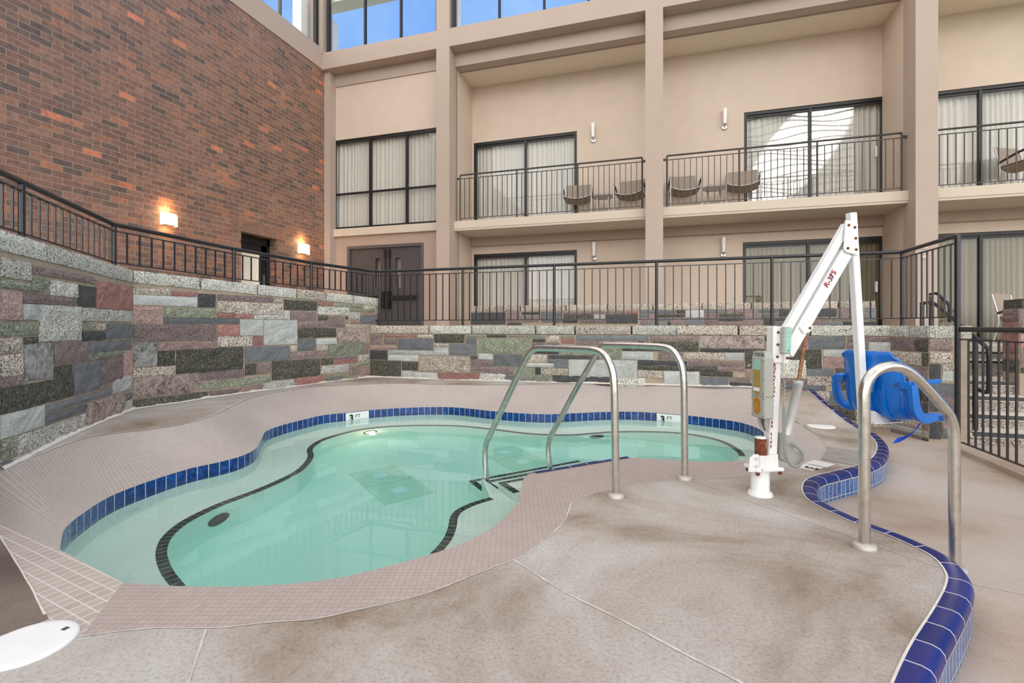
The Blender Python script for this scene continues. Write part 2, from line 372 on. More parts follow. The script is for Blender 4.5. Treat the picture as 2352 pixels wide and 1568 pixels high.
def concrete(name, c1, c2, c3, spk=1.0, rough=.75, big=.9):
    m, nt, b, _ = newmat(name); v = pt(nt)
    n1 = nn(nt, 'ShaderNodeTexNoise', {'Vector': v, 'Scale': big, 'Detail': 7.0, 'Roughness': .62, 'Distortion': .5})
    col = ramp(nt, n1.outputs[0], [(.37, c1), (.49, c2), (.61, c3)])
    n2 = nn(nt, 'ShaderNodeTexNoise', {'Vector': v, 'Scale': 70.0, 'Detail': 6.0, 'Roughness': .75})
    col = mixc(nt, .7*spk, col, ramp(nt, n2.outputs[0], [(.34, (.62, .59, .56)), (.5, (1, 1, 1)), (.68, (1.2, 1.18, 1.14))]), 'MULTIPLY')
    vo = nn(nt, 'ShaderNodeTexVoronoi', {'Vector': v, 'Scale': 130.0})
    sel = ramp(nt, nn(nt, 'ShaderNodeSeparateColor', {0: vo.outputs[1]}).outputs[0], [(.86, (0, 0, 0)), (.90, (1, 1, 1))])
    dm = ramp(nt, vo.outputs[0], [(.28, (1, 1, 1)), (.40, (0, 0, 0))])
    f = mth(nt, 'MULTIPLY', mth(nt, 'MULTIPLY', sel, dm), .45*spk)
    n3 = nn(nt, 'ShaderNodeTexNoise', {'Vector': v, 'Scale': 1.7, 'Detail': 2.0})
    f = mth(nt, 'MULTIPLY', f, ramp(nt, n3.outputs[0], [(.42, (.1, .1, .1)), (.6, (1, 1, 1))]))
    pc = ramp(nt, nn(nt, 'ShaderNodeSeparateColor', {0: vo.outputs[1]}).outputs[1], [(.2, srgb(70, 66, 64)), (.6, srgb(110, 92, 80)), (.9, srgb(190, 172, 152))])
    col = mixc(nt, f, col, pc)
    setc(nt, b, 'Base Color', col); b.inputs['Roughness'].default_value = rough
    bump(nt, b, n2.outputs[0], .35, .006); return m
M['deck'] = concrete('exposed aggregate deck', srgb(138, 120, 104), srgb(170, 160, 151), srgb(188, 184, 180))
M['deck2'] = concrete('smooth stained concrete', srgb(170, 148, 130), srgb(184, 168, 155), srgb(190, 180, 172), spk=.45, rough=.6, big=.7)
M['deckdark'] = concrete('dark brown concrete', srgb(96, 82, 74), srgb(112, 98, 90), srgb(126, 114, 106), spk=.7)
M['terrace'] = concrete('terrace concrete', srgb(196, 188, 178), srgb(206, 198, 188), srgb(214, 206, 196), spk=.4)
M['plaster'] = simple('pool plaster', (.95, .98, .90), .8, var=.02, vs=2.0)
M['plastile'] = simple('pool wall plaster', (.90, .94, .85), .8, var=.05, vs=2.0)

M['gratec'] = simple('pale green grate plastic', (.74, .84, .70), .8, var=.02)
M['platew'] = simple('bright white plate', (.98, .98, .98), .6, var=.01)
def glassmat(name, refl=1.0, tint=(1, 1, 1)):
    m, nt, b, out = newmat(name); nt.nodes.remove(b)
    tr = nn(nt, 'ShaderNodeBsdfTransparent', {0: (*tint, 1)}); gl = nn(nt, 'ShaderNodeBsdfGlossy', {0: (1, 1, 1, 1), 'Roughness': .02})
    bf = nn(nt, 'ShaderNodeNewGeometry').outputs['Backfacing']; fr = nn(nt, 'ShaderNodeFresnel', {0: mth(nt, 'MULTIPLY_ADD', bf, 1/1.45-1.45, 1.45)}); f = mth(nt, 'MULTIPLY', fr.outputs[0], refl)
    mx = nn(nt, 'ShaderNodeMixShader', {0: f, 1: tr.outputs[0], 2: gl.outputs[0]}); nt.links.new(mx.outputs[0], out.inputs[0]); return m
M['glass'] = glassmat('window glass', .85, (.99, .988, .982))
M['clearglass'] = glassmat('clear upper glass', .10, (.98, .99, 1))
def curtain(name, col, trans=.35):
    m, nt, b, out = newmat(name)
    n = nn(nt, 'ShaderNodeTexNoise', {'Vector': mapv(nt, pt(nt), (14, 14, .8)), 'Scale': 1.0, 'Detail': 3.0})
    c = ramp(nt, n.outputs[0], [(.3, tuple(x*.93 for x in col)), (.7, tuple(min(1, x*1.04) for x in col))]); setc(nt, b, 'Base Color', c); b.inputs['Roughness'].default_value = .9
    return m
M['sheer'] = curtain('pale grey sheer curtain', srgb(214, 212, 206))
M['olive'] = curtain('olive beige curtain', srgb(140, 130, 104))
m, nt, b, out = newmat('pool water'); nt.nodes.remove(b)
nz = nn(nt, 'ShaderNodeTexNoise', {'Vector': pt(nt), 'Scale': 2.2, 'Detail': 2.0, 'Distortion': .4})
bp = nn(nt, 'ShaderNodeBump', {'Height': nz.outputs[0], 'Strength': .06, 'Distance': .02})
gl = nn(nt, 'ShaderNodeBsdfGlass', {0: (1, 1, 1, 1), 'Roughness': 0.0, 'IOR': 1.333, 'Normal': bp.outputs[0]})
ab = nn(nt, 'ShaderNodeVolumeAbsorption', {0: (.0, .93, .90, 1), 1: .31})
nt.links.new(gl.outputs[0], out.inputs[0]); nt.links.new(ab.outputs[0], out.inputs[1]); M['water'] = m

def text_mesh(txt, size, mat, mtx, name, parent, bold=.0, ext=.0008):
    cu = bpy.data.curves.new('t', 'FONT'); cu.body = txt; cu.size = size; cu.align_x = 'CENTER'; cu.align_y = 'CENTER'; cu.extrude = ext; cu.offset = bold
    o = bpy.data.objects.new('t', cu); COL.objects.link(o); dg = bpy.context.evaluated_depsgraph_get()
    me = bpy.data.meshes.new_from_object(o.evaluated_get(dg)); bpy.data.objects.remove(o); bpy.data.curves.remove(cu)
    me.transform(mtx); me.materials.clear(); me.materials.append(mat); me.name = name
    r = bpy.data.objects.new(name, me); COL.objects.link(r)
    if parent: r.parent = parent; r.location = -parent_loc(parent)
    return r
def frame_mtx(c, xa, ya):
    xa = Vector(xa).normalized(); za = xa.cross(Vector(ya)).normalized(); ya = za.cross(xa)
    m = Matrix((xa, ya, za)).transposed().to_4x4(); m.translation = Vector(c); return m

# ================================================================== BUILDING
YF, Y2, YB = 9.9, 10.25, 11.25
ZD = .76                                       # terrace level
XBR = gY(737, 400, YF).x                       # brick wall plane
XA0, XA1 = gY(1002, 0, YF).x, gY(1032, 0, YF).x
XB0, XB1 = gY(1482.5, 0, YF).x, gY(1523, 0, YF).x
XC0, XC1 = gY(2103, 0, YF).x, gY(2155, 0, YF).x
ZB0, ZB1 = 7.15, 7.545                         # big beam
ZS = 6.86                                      # balcony ceiling
XR = 8.6

def wallY(mb, Y0, Y1, x0, x1, z0, z1, holes, mi=0):
    holes = sorted(holes); x = x0
    for (a, b, c, d) in holes:
        if a > x: mb.bx(x, a, Y0, Y1, z0, z1, mi)
        if c > z0: mb.bx(a, b, Y0, Y1, z0, c, mi)
        if d < z1: mb.bx(a, b, Y0, Y1, d, z1, mi)
        x = b
    if x < x1: mb.bx(x, x1, Y0, Y1, z0, z1, mi)
def pxr(x0, x1, Y): return gY(x0, 500, Y).x, gY(x1, 500, Y).x

# --- columns and beams
mb = MB(); mb.bx(XA0, XA1, YF, Y2+.1, ZD, 9.6); struct(mb.build('column', M['taupe']), 'taupe column left of the balconies')
mb = MB(); mb.bx(XB0, XB1, YF, Y2, ZD, ZB0); struct(mb.build('column', M['taupe']), 'taupe column between the two balconies')
mb = MB(); mb.bx(XC0, XC1, YF, Y2+.1, ZD, 9.6); struct(mb.build('column', M['taupe']), 'taupe column right of the balconies')
mb = MB(); mb.bx(XBR-.01, XBR+.16, YF+.12, Y2, ZD, ZB0); struct(mb.build('column', M['taupe']), 'taupe corner column against the brick wall')
mb = MB(); mb.bx(XBR, XR, YF+.003, Y2-.035, ZB0, ZB1); struct(mb.build('beam', M['taupe']), 'deep taupe beam under the upper windows')
mb = MB(); mb.bx(XBR, XR, Y2-.03, Y2+.28, ZS, ZB0+.1); struct(mb.build('beam', M['taupe']), 'set back taupe beam under the deep beam')
mb = MB(); mb.bx(XA1-.2, XR, Y2+.2, YB+.2, ZS, ZS+.2); struct(mb.build('ceiling', M['soffit']), 'pale ceiling above the balconies')
# --- left bay wall
wl = pxr(762, 1004, Y2)[0]
LW = (wl, XA0+.02, 3.41, 5.57); DD = (gY(799, 600, Y2).x, gY(972, 600, Y2).x, ZD, 2.955)
mb = MB(); wallY(mb, Y2, Y2+.2, XBR, XA1, 3.3, ZS+.05, [LW]); struct(mb.build('wall_left_bay', M['cream']))
mb = MB(); wallY(mb, Y2, Y2+.2, XBR, XA1, ZD, 3.22, [DD]); struct(mb.build('wall_left_bay_lower', M['brownwall']))
mb = MB(); mb.bx(XBR+.12, XA0+.02, Y2-.09, Y2+.05, 3.21, 3.385); struct(mb.build('trim_1', M['cream2']), 'cream sill band under the left bay window')
# --- recessed back wall
S2L = (*pxr(1088, 1325, YB), 3.38, 5.505); S1L = (*pxr(1088, 1325, YB), ZD, 2.79)
S2R = (*pxr(1709, 2034, YB), 3.38, 5.48); S1R = (*pxr(1706, 2031, YB), ZD, 2.785)
x4 = gY(2157, 500, YB).x
S24 = (x4-.35, x4+2.45, 3.38, 5.455); S14 = (x4-.35, x4+2.45, ZD, 2.775)
mb = MB(); wallY(mb, YB, YB+.2, XA1-.15, XR, ZD, ZS+.1, [])if 0 else None
mb = MB(); wallY(mb, YB, YB+.2, XA1-.15, XR, 3.25, ZS+.1, [S2L, S2R, S24]); wallY(mb, YB, YB+.2, XA1-.15, XR, ZD-.1, 3.25, [S1L, S1R, S14]); struct(mb.build('wall_back', M['cream']))
mb = MB(); mb.bx(XA1-.14, XA1-.002, Y2+.1, YB, ZD, ZS); struct(mb.build('wall_partition_left', M['cream']))
mb = MB(); mb.bx(XC0+.003, XC1-.003, Y2+.1, YB, ZD, ZS); struct(mb.build('wall_partition_right', M['cream']))
# --- balcony slabs
for a, b, l in ((XA1, XB0+.05, 'cream balcony slab left of the middle column'), (XB1-.05, XC0, 'cream balcony slab right of the middle column'), (XC1, XR, 'cream balcony slab at the far right')):
    mb = MB(); mb.bx(a, b, Y2-.08, YB+.02, 3.17, 3.38); mb.bx(a, b, Y2-.095, Y2-.07, 3.215, 3.38); struct(mb.build('balcony_slab', M['cream2']), l)
mb = MB(); mb.bx(XA1, XC0, YB-.12, YB+.01, 2.97, 3.171); mb.bx(XC1, XR, YB-.12, YB+.01, 2.97, 3.171); struct(mb.build('trim_2', M['brownwall']), 'brown strip under the balcony ceilings')
# --- terrace floor
mb = MB(); mb.bx(XBR, 2.5, 6.95, YB+.2, ZD-.2, ZD); mb.bx(2.5, XR, 8.9, YB+.2, ZD-.2, ZD); mb.bx(1.9, 2.5, 7.9, 8.95, ZD-.2, ZD); struct(mb.build('floor_terrace', M['terrace']))
mb = MB(); mb.prism([(XBR, 0), (-5.6, 0), (-5.35, 3.6), (-4.7, 6.95), (-4.7, 7.0), (XBR, 7.0)], ZD-.2, ZD); struct(mb.build('floor_walkway', M['terrace']))

# --- glazing
def win(name, label, rect, Y, mull, hm=None, fw=.06, dep=.09, slide=False, cur=None, curlab=None, glass='glass', swin=None, mat='black', hpx=None):
    x0, x1, z0, z1 = rect
    t = bpy.data.objects.new(name, None); COL.objects.link(t); t.location = ((x0+x1)/2, Y, z0); t['kind'] = 'structure'; t['label'] = label
    mb = MB(); mb.bx(x0, x0+fw, Y, Y+dep, z0, z1); mb.bx(x1-fw, x1, Y, Y+dep, z0, z1); mb.bx(x0, x1, Y+.001, Y+dep, z1-fw, z1); mb.bx(x0, x1, Y+.001, Y+dep, z0, z0+fw*.7)
    mb.build('window_frame', M[mat], t)
    for mx in mull:
        mb = MB(); mb.bx(mx-fw*.42, mx+fw*.42, Y+.01, Y+dep-.01, z0+.02, z1-.02); mb.build('mullion', M[mat], t)
    if hm:
        mb = MB(); mb.bx(x0+.02, x1-.02, Y+.015, Y+dep-.015, hm-fw*.35, hm+fw*.35); mb.build('transom', M[mat], t)
    if slide:
        mb = MB(); mb.bx(x0+fw, x1-fw, Y+.03, Y+dep-.02, z1-fw-.045, z1-fw); mb.build('sash_rail', M[mat], t)
    if hpx:
        mb = MB(); mb.bx(hpx-.02, hpx+.02, Y-.03, Y+.01, z0+.95, z0+1.15); mb.build('door_pull', M['paper'], t)
    xs = [x0+fw] + list(mull) + [x1-fw]; zs = [(z0+.02, z1-.02)] if not hm else [(z0+.02, hm), (hm, z1-.02)]
    for a, b in zip(xs, xs[1:]):
        for c, d in zs:
            mb = MB(); mb.bx(a, b, Y+dep*.55, Y+dep*.55+.006, c, d); mb.build('pane', M[glass], t)
    if cur:
        mb = MB(); rnd = random.Random(int(x0*100)); ph = [rnd.uniform(0, 6) for _ in range(4)]
        def fn(u, v):
            x = x0-.02 + (x1-x0+.04)*u; s_ = x*PI*2
            w_ = math.sin(s_*5.2+ph[0]+1.4*math.sin(s_*.9+ph[1])); d = .05*(1-2*abs(w_)**.7) + .010*math.sin(s_*13+ph[2])*(1-.5*v) + .012*math.sin(s_*1.1+ph[3])
            return (x, Y+.18+d*(.6+.4*(1-v)), z0+.01+(z1-z0+.1)*v)
        mb.grid(fn, int((x1-x0)*90), 8); o = mb.build('curtain', M[cur]); tag(o, curlab, 'curtain', None)
        mb = MB(); mb.bx(x0-.2, x1+.2, Y+.34, Y+.38, z0-.1, z1+.3); mb.bx(x0-.2, x0-.15, Y+.15, Y+.38, z0-.1, z1+.3); mb.bx(x1+.15, x1+.2, Y+.15, Y+.38, z0-.1, z1+.3); struct(mb.build('window_backing', M['softlight'], t))
    return t
gx = lambda x, Y=YB: gY(x, 500, Y).x
win('window_1', 'black framed six pane window of the left bay', LW, Y2+.02, [gx(848, Y2), gx(932, Y2)], 4.26, cur='sheer', curlab='pale sheer curtain behind the six pane window of the left bay')
win('door_1', 'black sliding glass door of the left balcony', S2L, YB+.02, [gx(1206)], slide=True, cur='sheer', curlab='pale sheer curtain in the upper sliding door of the left balcony')
win('door_2', 'black sliding glass door below the left balcony', S1L, YB+.02, [gx(1206)], slide=True, cur='sheer', curlab='white curtain behind the ground floor sliding door below the left balcony')
win('door_3', 'black sliding glass door of the right balcony', S2R, YB+.02, [gx(1862)], slide=True, cur='sheer', curlab='pale sheer curtain in the sliding door of the right balcony with the roof reflected', hpx=gx(2013))
win('door_4', 'black sliding glass door below the right balcony', S1R, YB+.02, [gx(1858)], slide=True, cur='olive', curlab='olive curtain in the ground floor door behind the white pool lift', hpx=gx(2013))
win('door_5', 'black glazing at the far right upper floor', S24, YB+.02, [gx(2255)], slide=True, cur='sheer', curlab='pale sheer curtain at the far right upper edge of the photo')
win('door_6', 'black sliding glass door at the far right above the steps', S14, YB+.02, [gx(2256)], slide=True, cur='olive', curlab='olive curtain behind the glass door above the stone steps')
# clerestory
cw = [gx(832, YF), gx(915, YF)]; ZC1 = 8.95
win('window_2', 'three pane upper window over the left bay', (gx(746, YF), XA0-.0, ZB1-.02, ZC1), YF+.08, cw, glass='clearglass', fw=.05)
x2 = gx(1036, YF)
win('window_3', 'long upper window over the balconies', (x2, XC0, ZB1-.02, ZC1), YF+.08, [gx(1143, YF), gx(1247, YF), gx(1350, YF)] + [gx(1350, YF)+.97*k for k in range(1, 5)], glass='clearglass', fw=.05)
mb = MB(); mb.bx(XBR-.6, XR, YF+.4, YF+.8, 9.0, 9.5); mb.bx(XBR-.3, gx(757, YF+.5)+.02, YF+.5, YF+.8, 7.3, 8.7); mb.bx(XA0+.1, gx(1047, YF+.5), YF+.5, YF+.8, 7.3, 8.7); struct(mb.build('trim_3', M['extwhite']), 'white outside reveal of the upper windows')
mb = MB(); mb.bx(XBR-.3, XBR+.06, YF-.02, Y2, ZB1-.02, 9.2); struct(mb.build('column', M['taupe']), 'taupe post at the corner between the upper windows')
# --- brick wall with its door
YD0, YD1 = gX(554, 600, XBR).y, gX(637, 600, XBR).y; ZDT = gX(590, 539, XBR).z
def wallX(mb, x0, x1, y0, y1, z0, z1, holes):
    y = y0
    for (a, b, c, d) in sorted(holes):
        mb.bx(x0, x1, y, a, z0, z1); mb.bx(x0, x1, a, b, d, z1)
        if c > z0: mb.bx(x0, x1, a, b, z0, c)
        y = b
    mb.bx(x0, x1, y, y1, z0, z1)
mb = MB(); wallX(mb, XBR-.3, XBR, -6, YF+.15, ZD-.2, 7.17, [(YD0, YD1, ZD-.2, ZDT)])
mb.uv = [[((mb.v[k][1], mb.v[k][2]) if abs(mb.v[f[0]][1]-mb.v[f[2]][1]) > .01 else (mb.v[k][0], mb.v[k][2])) for k in f] for f in mb.f]
struct(mb.build('wall_left_brick', M['brick']))
mb = MB(); mb.bx(XBR-.02, XBR+.004, YD0-.2, YD1+.2, ZDT, ZDT+.235)
mb.uv = [[((mb.v[k][1], mb.v[k][2]-ZDT)) for k in f] for f in mb.f]
struct(mb.build('trim_4', M['soldier']), 'soldier course of bricks over the dark doorway')
mb = MB(); mb.bx(XBR-.14, XBR+.02, -6, YF+.02, 7.17, 7.66); struct(mb.build('beam', M['taupe']), 'pale taupe beam running along the top of the brick wall')
t = bpy.data.objects.new('window_4', None); COL.objects.link(t); t.location = (XBR, 5, 7.66); t['kind'] = 'structure'
ym = gX(650, 20, XBR).y
mb = MB(); mb.bx(XBR-.12, XBR-.04, -6, YF, 7.66, 7.70); mb.bx(XBR-.12, XBR-.04, YF-.12, YF-.04, 7.66, ZC1); mb.build('window_frame', M['black'], t)
for k in range(6):
    mb = MB(); mb.bx(XBR-.11, XBR-.05, ym-.02-k*1.6, ym+.02-k*1.6, 7.68, ZC1); mb.build('mullion', M['doorframe'], t)
mb = MB(); mb.bx(XBR-.085, XBR-.08, -6, YF-.1, 7.68, ZC1); mb.build('pane', M['clearglass'], t)
mb = MB(); mb.bx(XBR-.6, XBR-.35, gX(692, 50, XBR-.35).y, YF+.2, 7.3, 8.9); struct(mb.build('trim_5', M['extwhite']), 'white outside pier beside the left upper window')
# doorway: frame, glazed leaf, room behind
t = bpy.data.objects.new('door_7', None); COL.objects.link(t); t.location = (XBR-.2, (YD0+YD1)/2, ZD); t['kind'] = 'structure'; t['label'] = 'black glazed door in the brick wall'
mb = MB(); mb.bx(XBR-.28, XBR-.2, YD0, YD0+.07, ZD, ZDT); mb.bx(XBR-.28, XBR-.2, YD1-.07, YD1, ZD, ZDT); mb.bx(XBR-.28, XBR-.2, YD0, YD1, ZDT-.16, ZDT); mb.build('door_frame', M['black'], t)
mb = MB(); a, b = YD0+.07, YD1-.07
for (p, q, r, s_) in ((a, a+.11, ZD, ZDT-.16), (b-.14, b, ZD, ZDT-.16), (a, b, ZDT-.32, ZDT-.16), (a, b, ZD, ZD+.25)): mb.bx(XBR-.27, XBR-.22, p, q, r, s_)
mb.build('door_leaf', M['black'], t)
mb = MB(); mb.bx(XBR-.25, XBR-.244, a, b, ZD+.1, ZDT-.3); mb.build('pane', M['glass'], t)
mb = MB(); mb.bx(XBR-.21, XBR-.16, b-.12, b-.09, ZD+.75, ZD+1.35); mb.build('door_pull', M['doorframe'], t)
mb = MB(); x0, x1, y0, y1 = XBR-4.3, XBR-.3, YD0-1.6, YD1+2.9
mb.bx(x0, x1, y0, y1, ZD-.15, ZD-.05); mb.bx(x0, x1, y0, y1, ZD+2.55, ZD+2.65); mb.bx(x0, x1, y0-.1, y0, ZD, ZD+2.6); mb.bx(x0, x1, y1, y1+.1, ZD, ZD+2.6)
for yy in range(4):
    ya = y0+yy*(y1-y0)/4; mb.bx(x0-.1, x0, ya, ya+.45, ZD, ZD+2.6)
mb.bx(x0-.1, x0, y0, y1, ZD, ZD+.9); mb.bx(x0-.1, x0, y0, y1, ZD+2.0, ZD+2.6)
struct(mb.build('wall_room_behind_door', M['softlight']), 'interior seen through the dark door')
mb = MB(); mb.lathe((XBR-1.9, (YD0+YD1)/2+1.35, ZD+2.53), [(.10, 0), (.10, .03)], 16); tag(mb.build('ceiling_light', M['downlight']), 'small round ceiling light seen through the black glazed door', 'ceiling light')
ld = bpy.data.lights.new('room_lamp', 'POINT'); ld.energy = 420; ld.color = (1, .93, .84); ld.shadow_soft_size = .1
lo = bpy.data.objects.new('room_lamp', ld); COL.objects.link(lo); lo.location = (XBR-1.9, (YD0+YD1)/2+1.35, ZD+2.3)
# --- double door
t = bpy.data.objects.new('door_8', None); COL.objects.link(t); t.location = ((DD[0]+DD[1])/2, Y2, ZD); t['kind'] = 'structure'; t['label'] = 'dark grey double door with narrow vision panels'
a, b, c, d = DD
mb = MB(); mb.bx(a-.01, a+.06, Y2-.02, Y2+.12, c, d); mb.bx(b-.06, b+.01, Y2-.02, Y2+.12, c, d); mb.bx(a, b, Y2-.019, Y2+.12, d-.06, d+.01); mb.build('door_frame', M['doorframe'], t)
xm = gx(889, Y2); vz0, vz1 = 1.95, 2.66
for (p, q, v0, v1, hx) in ((a+.06, xm-.005, gx(861, Y2), gx(870, Y2), xm-.06), (xm+.005, b-.06, gx(907, Y2), gx(917, Y2), xm+.06)):
    mb = MB(); wallY(mb, Y2+.04, Y2+.09, p, q, c+.01, d-.06, [(v0-.01, v1+.02, vz0, vz1)]); lf = mb.build('door_leaf', M['doorgrey'], t)
    mb = MB(); mb.bx(v0-.03, v0-.01, Y2+.03, Y2+.05, vz0-.02, vz1+.02); mb.bx(v1+.02, v1+.04, Y2+.03, Y2+.05, vz0-.02, vz1+.02); mb.bx(v0-.03, v1+.04, Y2+.031, Y2+.05, vz1, vz1+.02); mb.bx(v0-.03, v1+.04, Y2+.031, Y2+.05, vz0-.02, vz0); mb.build('vision_frame', M['doorframe'], lf)
    mb = MB(); mb.bx(v0-.01, v1+.02, Y2+.06, Y2+.066, vz0, vz1); mb.build('pane', M['glass'], lf)
    mb = MB(); mb.bx(hx-.06, hx+.03, Y2-.06, Y2+.04, 1.46, 1.96-.1); mb.bx(min(hx, p+.1 if hx < xm else q-.1), max(hx, p+.1 if hx < xm else q-.1), Y2-.04, Y2+.03, 1.665, 1.755); mb.bx(hx-.012, hx+.012, Y2+.015, Y2+.04, 1.85, d-.1); mb.bx(hx-.03, hx+.02, Y2, Y2+.04, d-.3, d-.1)
    mb.build('panic_bar', M['black'], lf)
mb = MB(); mb.bx(a-.1, b+.1, Y2+.2, Y2+.24, ZD, 3.1); struct(mb.build('wall_behind_double_door', M['brownwall']))

# --- small plates on the right column
for yy, l in ((568, 'upper small beige plate on the right taupe column'), (590, 'lower small beige plate on the right taupe column')):
    p = gY(2123, yy, YF); mb = MB(); mb.box((p.x, YF-.008, p.z), (.085, .016, .05), bev=.004); tag(mb.build('wall_plate', M['cream2']), l, 'plate')

# ================================================================== STONE WALLS
YW = 6.7
W0 = FW*3.05 + RT*(-1176/FPX*3.05); W1 = FW*4.95 + RT*(-873/FPX*4.95); W2 = gY(850, 800, YW)
W0, W1, W2 = (Vector((p.x, p.y)) for p in (W0, W1, W2)); W3 = Vector((gY(2046, 800, YW).x, YW))
d01 = (W1-W0).normalized(); WM = W0-d01*1.6
P6 = Vector((2.62, 6.22)); P7 = Vector((2.96, 6.22))
def wall_px(px, A, B):
    p = gpl(px, 700, A, B); return (Vector((p.x, p.y))-A).dot((B-A).normalized())
def stone_block(mb, A, B, s0, s1, zL0, zL1, zR0, zR1, mi, out=.014, back=.03, rough=.012):
    d = (B-A).normalized(); n = Vector((d.y, -d.x)); L = s1-s0; nx = max(1, round(L/.042)); nz = max(2, round(max(zL1-zL0, zR1-zR0)/.038)); sd = random.random()*50; uv = (random.random(), random.random())
    def P(i, j, extra=0):
        u = i/nx; v = j/nz; s_ = s0+L*u; z = (zL0+(zR0-zL0)*u)*(1-v) + (zL1+(zR1-zL1)*u)*v
        if extra == 0:
            edge = i in (0, nx) or j in (0, nz); h = noise.noise(Vector((s_*9+sd, z*9, sd)))
            o_ = (out*.6 if edge else out) + (h+.5*noise.noise(Vector((s_*31, z*31, sd))))*rough*(.4 if edge else 1)
            if edge: s_ += noise.noise(Vector((s_*14, z*14, sd)))*.006; z += noise.noise(Vector((s_*14+9, z*14, sd)))*.005
        else: o_ = -extra
        p = A + d*s_ + n*o_; return (p.x, p.y, z)
    vs = [P(i, j) for j in range(nz+1) for i in range(nx+1)]; k = nx+1
    fs = [(j*k+i, j*k+i+1, (j+1)*k+i+1, (j+1)*k+i) for j in range(nz) for i in range(nx)]
    ring = [(i, 0) for i in range(nx)] + [(nx, j) for j in range(nz)] + [(i, nz) for i in range(nx, 0, -1)] + [(0, j) for j in range(nz, 0, -1)]
    b = len(vs); vs += [P(i, j, back) for i, j in ring]; m_ = len(ring)
    fs += [(b+a, b+(a+1) % m_, ring[(a+1) % m_][1]*k+ring[(a+1) % m_][0], ring[a][1]*k+ring[a][0]) for a in range(m_)]
    mb.add(vs, fs, mi, False, [uv]*len(vs))
def body(mb, A, B, t, z0, zA, zB):
    d = (B-A).normalized(); n = Vector((d.y, -d.x)); q = [A, B, B-n*t, A-n*t]
    mb.prism([(p.x, p.y) for p in q], z0, [zA, zB, zB, zA], 0)
def stones_px(mb, A, B, rows, sc, ox, oy, zlim=None, smin=-9, smax=99):
    for (x0, t0, b0, x1, k) in rows:
        X0, T0, B0, X1 = ox+x0/sc, oy+t0/sc, oy+b0/sc, ox+x1/sc
        s0, s1 = wall_px(X0, A, B), wall_px(X1, A, B); p = gpl(X0, T0, A, B); q = gpl(X0, B0, A, B)
        z1, z0 = p.z, q.z; s0, s1 = max(s0, smin), min(s1, smax)
        if s1-s0 < .02 or z1-z0 < .01: continue
        zl, zr = (zlim(s0), zlim(s1)) if zlim else (9, 9)
        stone_block(mb, A, B, s0+.002, s1-.002, z0-.002, min(z1+.002, zl), z0-.002, min(z1+.002, zr), gi(k), rough=.018)
def ashlar(mb, A, B, z0, z1, seed, cell=.05, keys='MBDTWKMLSPBK', s_from=0, s_to=None):
    r = random.Random(seed); L = (s_to if s_to else (B-A).length); nx = max(1, int((L-s_from)/.08)); nz = max(1, round((z1-z0)/cell)); cw_, ch_ = (L-s_from)/nx, (z1-z0)/nz
    used = [[0]*nz for _ in range(nx)]
    for j in range(nz-1, -1, -1):
        for i in range(nx):
            if used[i][j]: continue
            w = r.choice([2, 3, 4, 4, 5, 6, 8]); h = r.choice([1, 1, 1, 2, 2, 3])
            while i+w > nx or any(used[k][j] for k in range(i, min(i+w, nx))): w -= 1
            h = min(h, j+1)
            if h > 2 and w > 6: h = 2
            while any(used[a][j-b] for a in range(i, i+w) for b in range(h)): h -= 1
            for a in range(i, i+w):
                for b in range(h): used[a][j-b] = 1
            gx_ = .007
            stone_block(mb, A, B, s_from+i*cw_+gx_, s_from+(i+w)*cw_-gx_, z0+(j-h+1)*ch_+gx_, z0+(j+1)*ch_-gx_, z0+(j-h+1)*ch_+gx_, z0+(j+1)*ch_-gx_, gi(r.choice(keys)))
def coping(mb, A, B, cuts, zA, zB, th, t, key='W', over=.018):
    L = (B-A).length; zf = lambda s_: zA+(zB-zA)*s_/L
    for s0, s1 in zip(cuts, cuts[1:]):
        stone_block(mb, A, B, s0+.012, s1-.012, zf(s0)-th, zf(s0), zf(s1)-th, zf(s1), gi(key if random.random() < .75 else 'T') if key == 'W' else gi(key), out=over, back=t+.01, rough=.010)
TH = .121
# wall 1
L1 = (W1-W0).length; Z0c, Z1c, Z2c = 1.635, 1.605, 1.492
wall1 = [(0,238,350,180,'W'),(183,285,330,568,'M'),(0,370,415,290,'G'),(180,360,395,295,'G'),(298,375,460,462,'W'),(462,402,527,570,'K'),(572,375,540,793,'R'),(0,432,610,125,'P'),(128,445,507,458,'M'),(130,515,610,228,'L'),(230,520,743,485,'W'),(487,540,617,792,'W'),(0,625,705,225,'G'),(490,628,675,568,'G'),(570,635,672,630,'T'),(490,685,738,628,'K'),(632,637,727,790,'B'),(0,725,815,130,'T'),(132,720,755,223,'D'),(140,760,980,313,'Z'),(318,752,880,525,'M'),(527,748,810,788,'B'),(0,827,957,132,'T'),(527,815,855,735,'G'),(738,800,955,793,'P'),(318,895,960,432,'D'),(437,875,1065,595,'B'),(597,850,1000,735,'M'),(0,960,1020,135,'M'),(0,1030,1180,435,'D'),(597,1004,1030,668,'M'),(672,968,1055,787,'L'),(268,1130,1175,667,'B'),(750,1060,1095,787,'B'),(0,1190,1330,263,'L'),(270,1190,1240,508,'B'),(513,1120,1255,745,'S'),(750,1100,1155,787,'L'),(103,1310,1425,508,'W'),(0,1340,1400,97,'G'),(0,1410,1470,95,'G'),(240,1432,1510,500,'L'),(0,1480,1580,230,'B'),(513,1262,1340,790,'B')]
mb = MB(); A, B = WM, W1; off = 1.6
body(mb, A, B, .32, -.1, Z0c+.03-TH, Z1c-TH)
zl1 = lambda s_: Z0c+.03+(Z1c-Z0c-.03)*(s_)/(L1+1.6)-TH-.008
stones_px(mb, A, B, wall1, 2.6133, 0, 500, zlim=zl1, smax=L1+1.6-.003, smin=1.58)
ashlar(mb, A, B, .0, 1.5, 3, s_to=1.58)
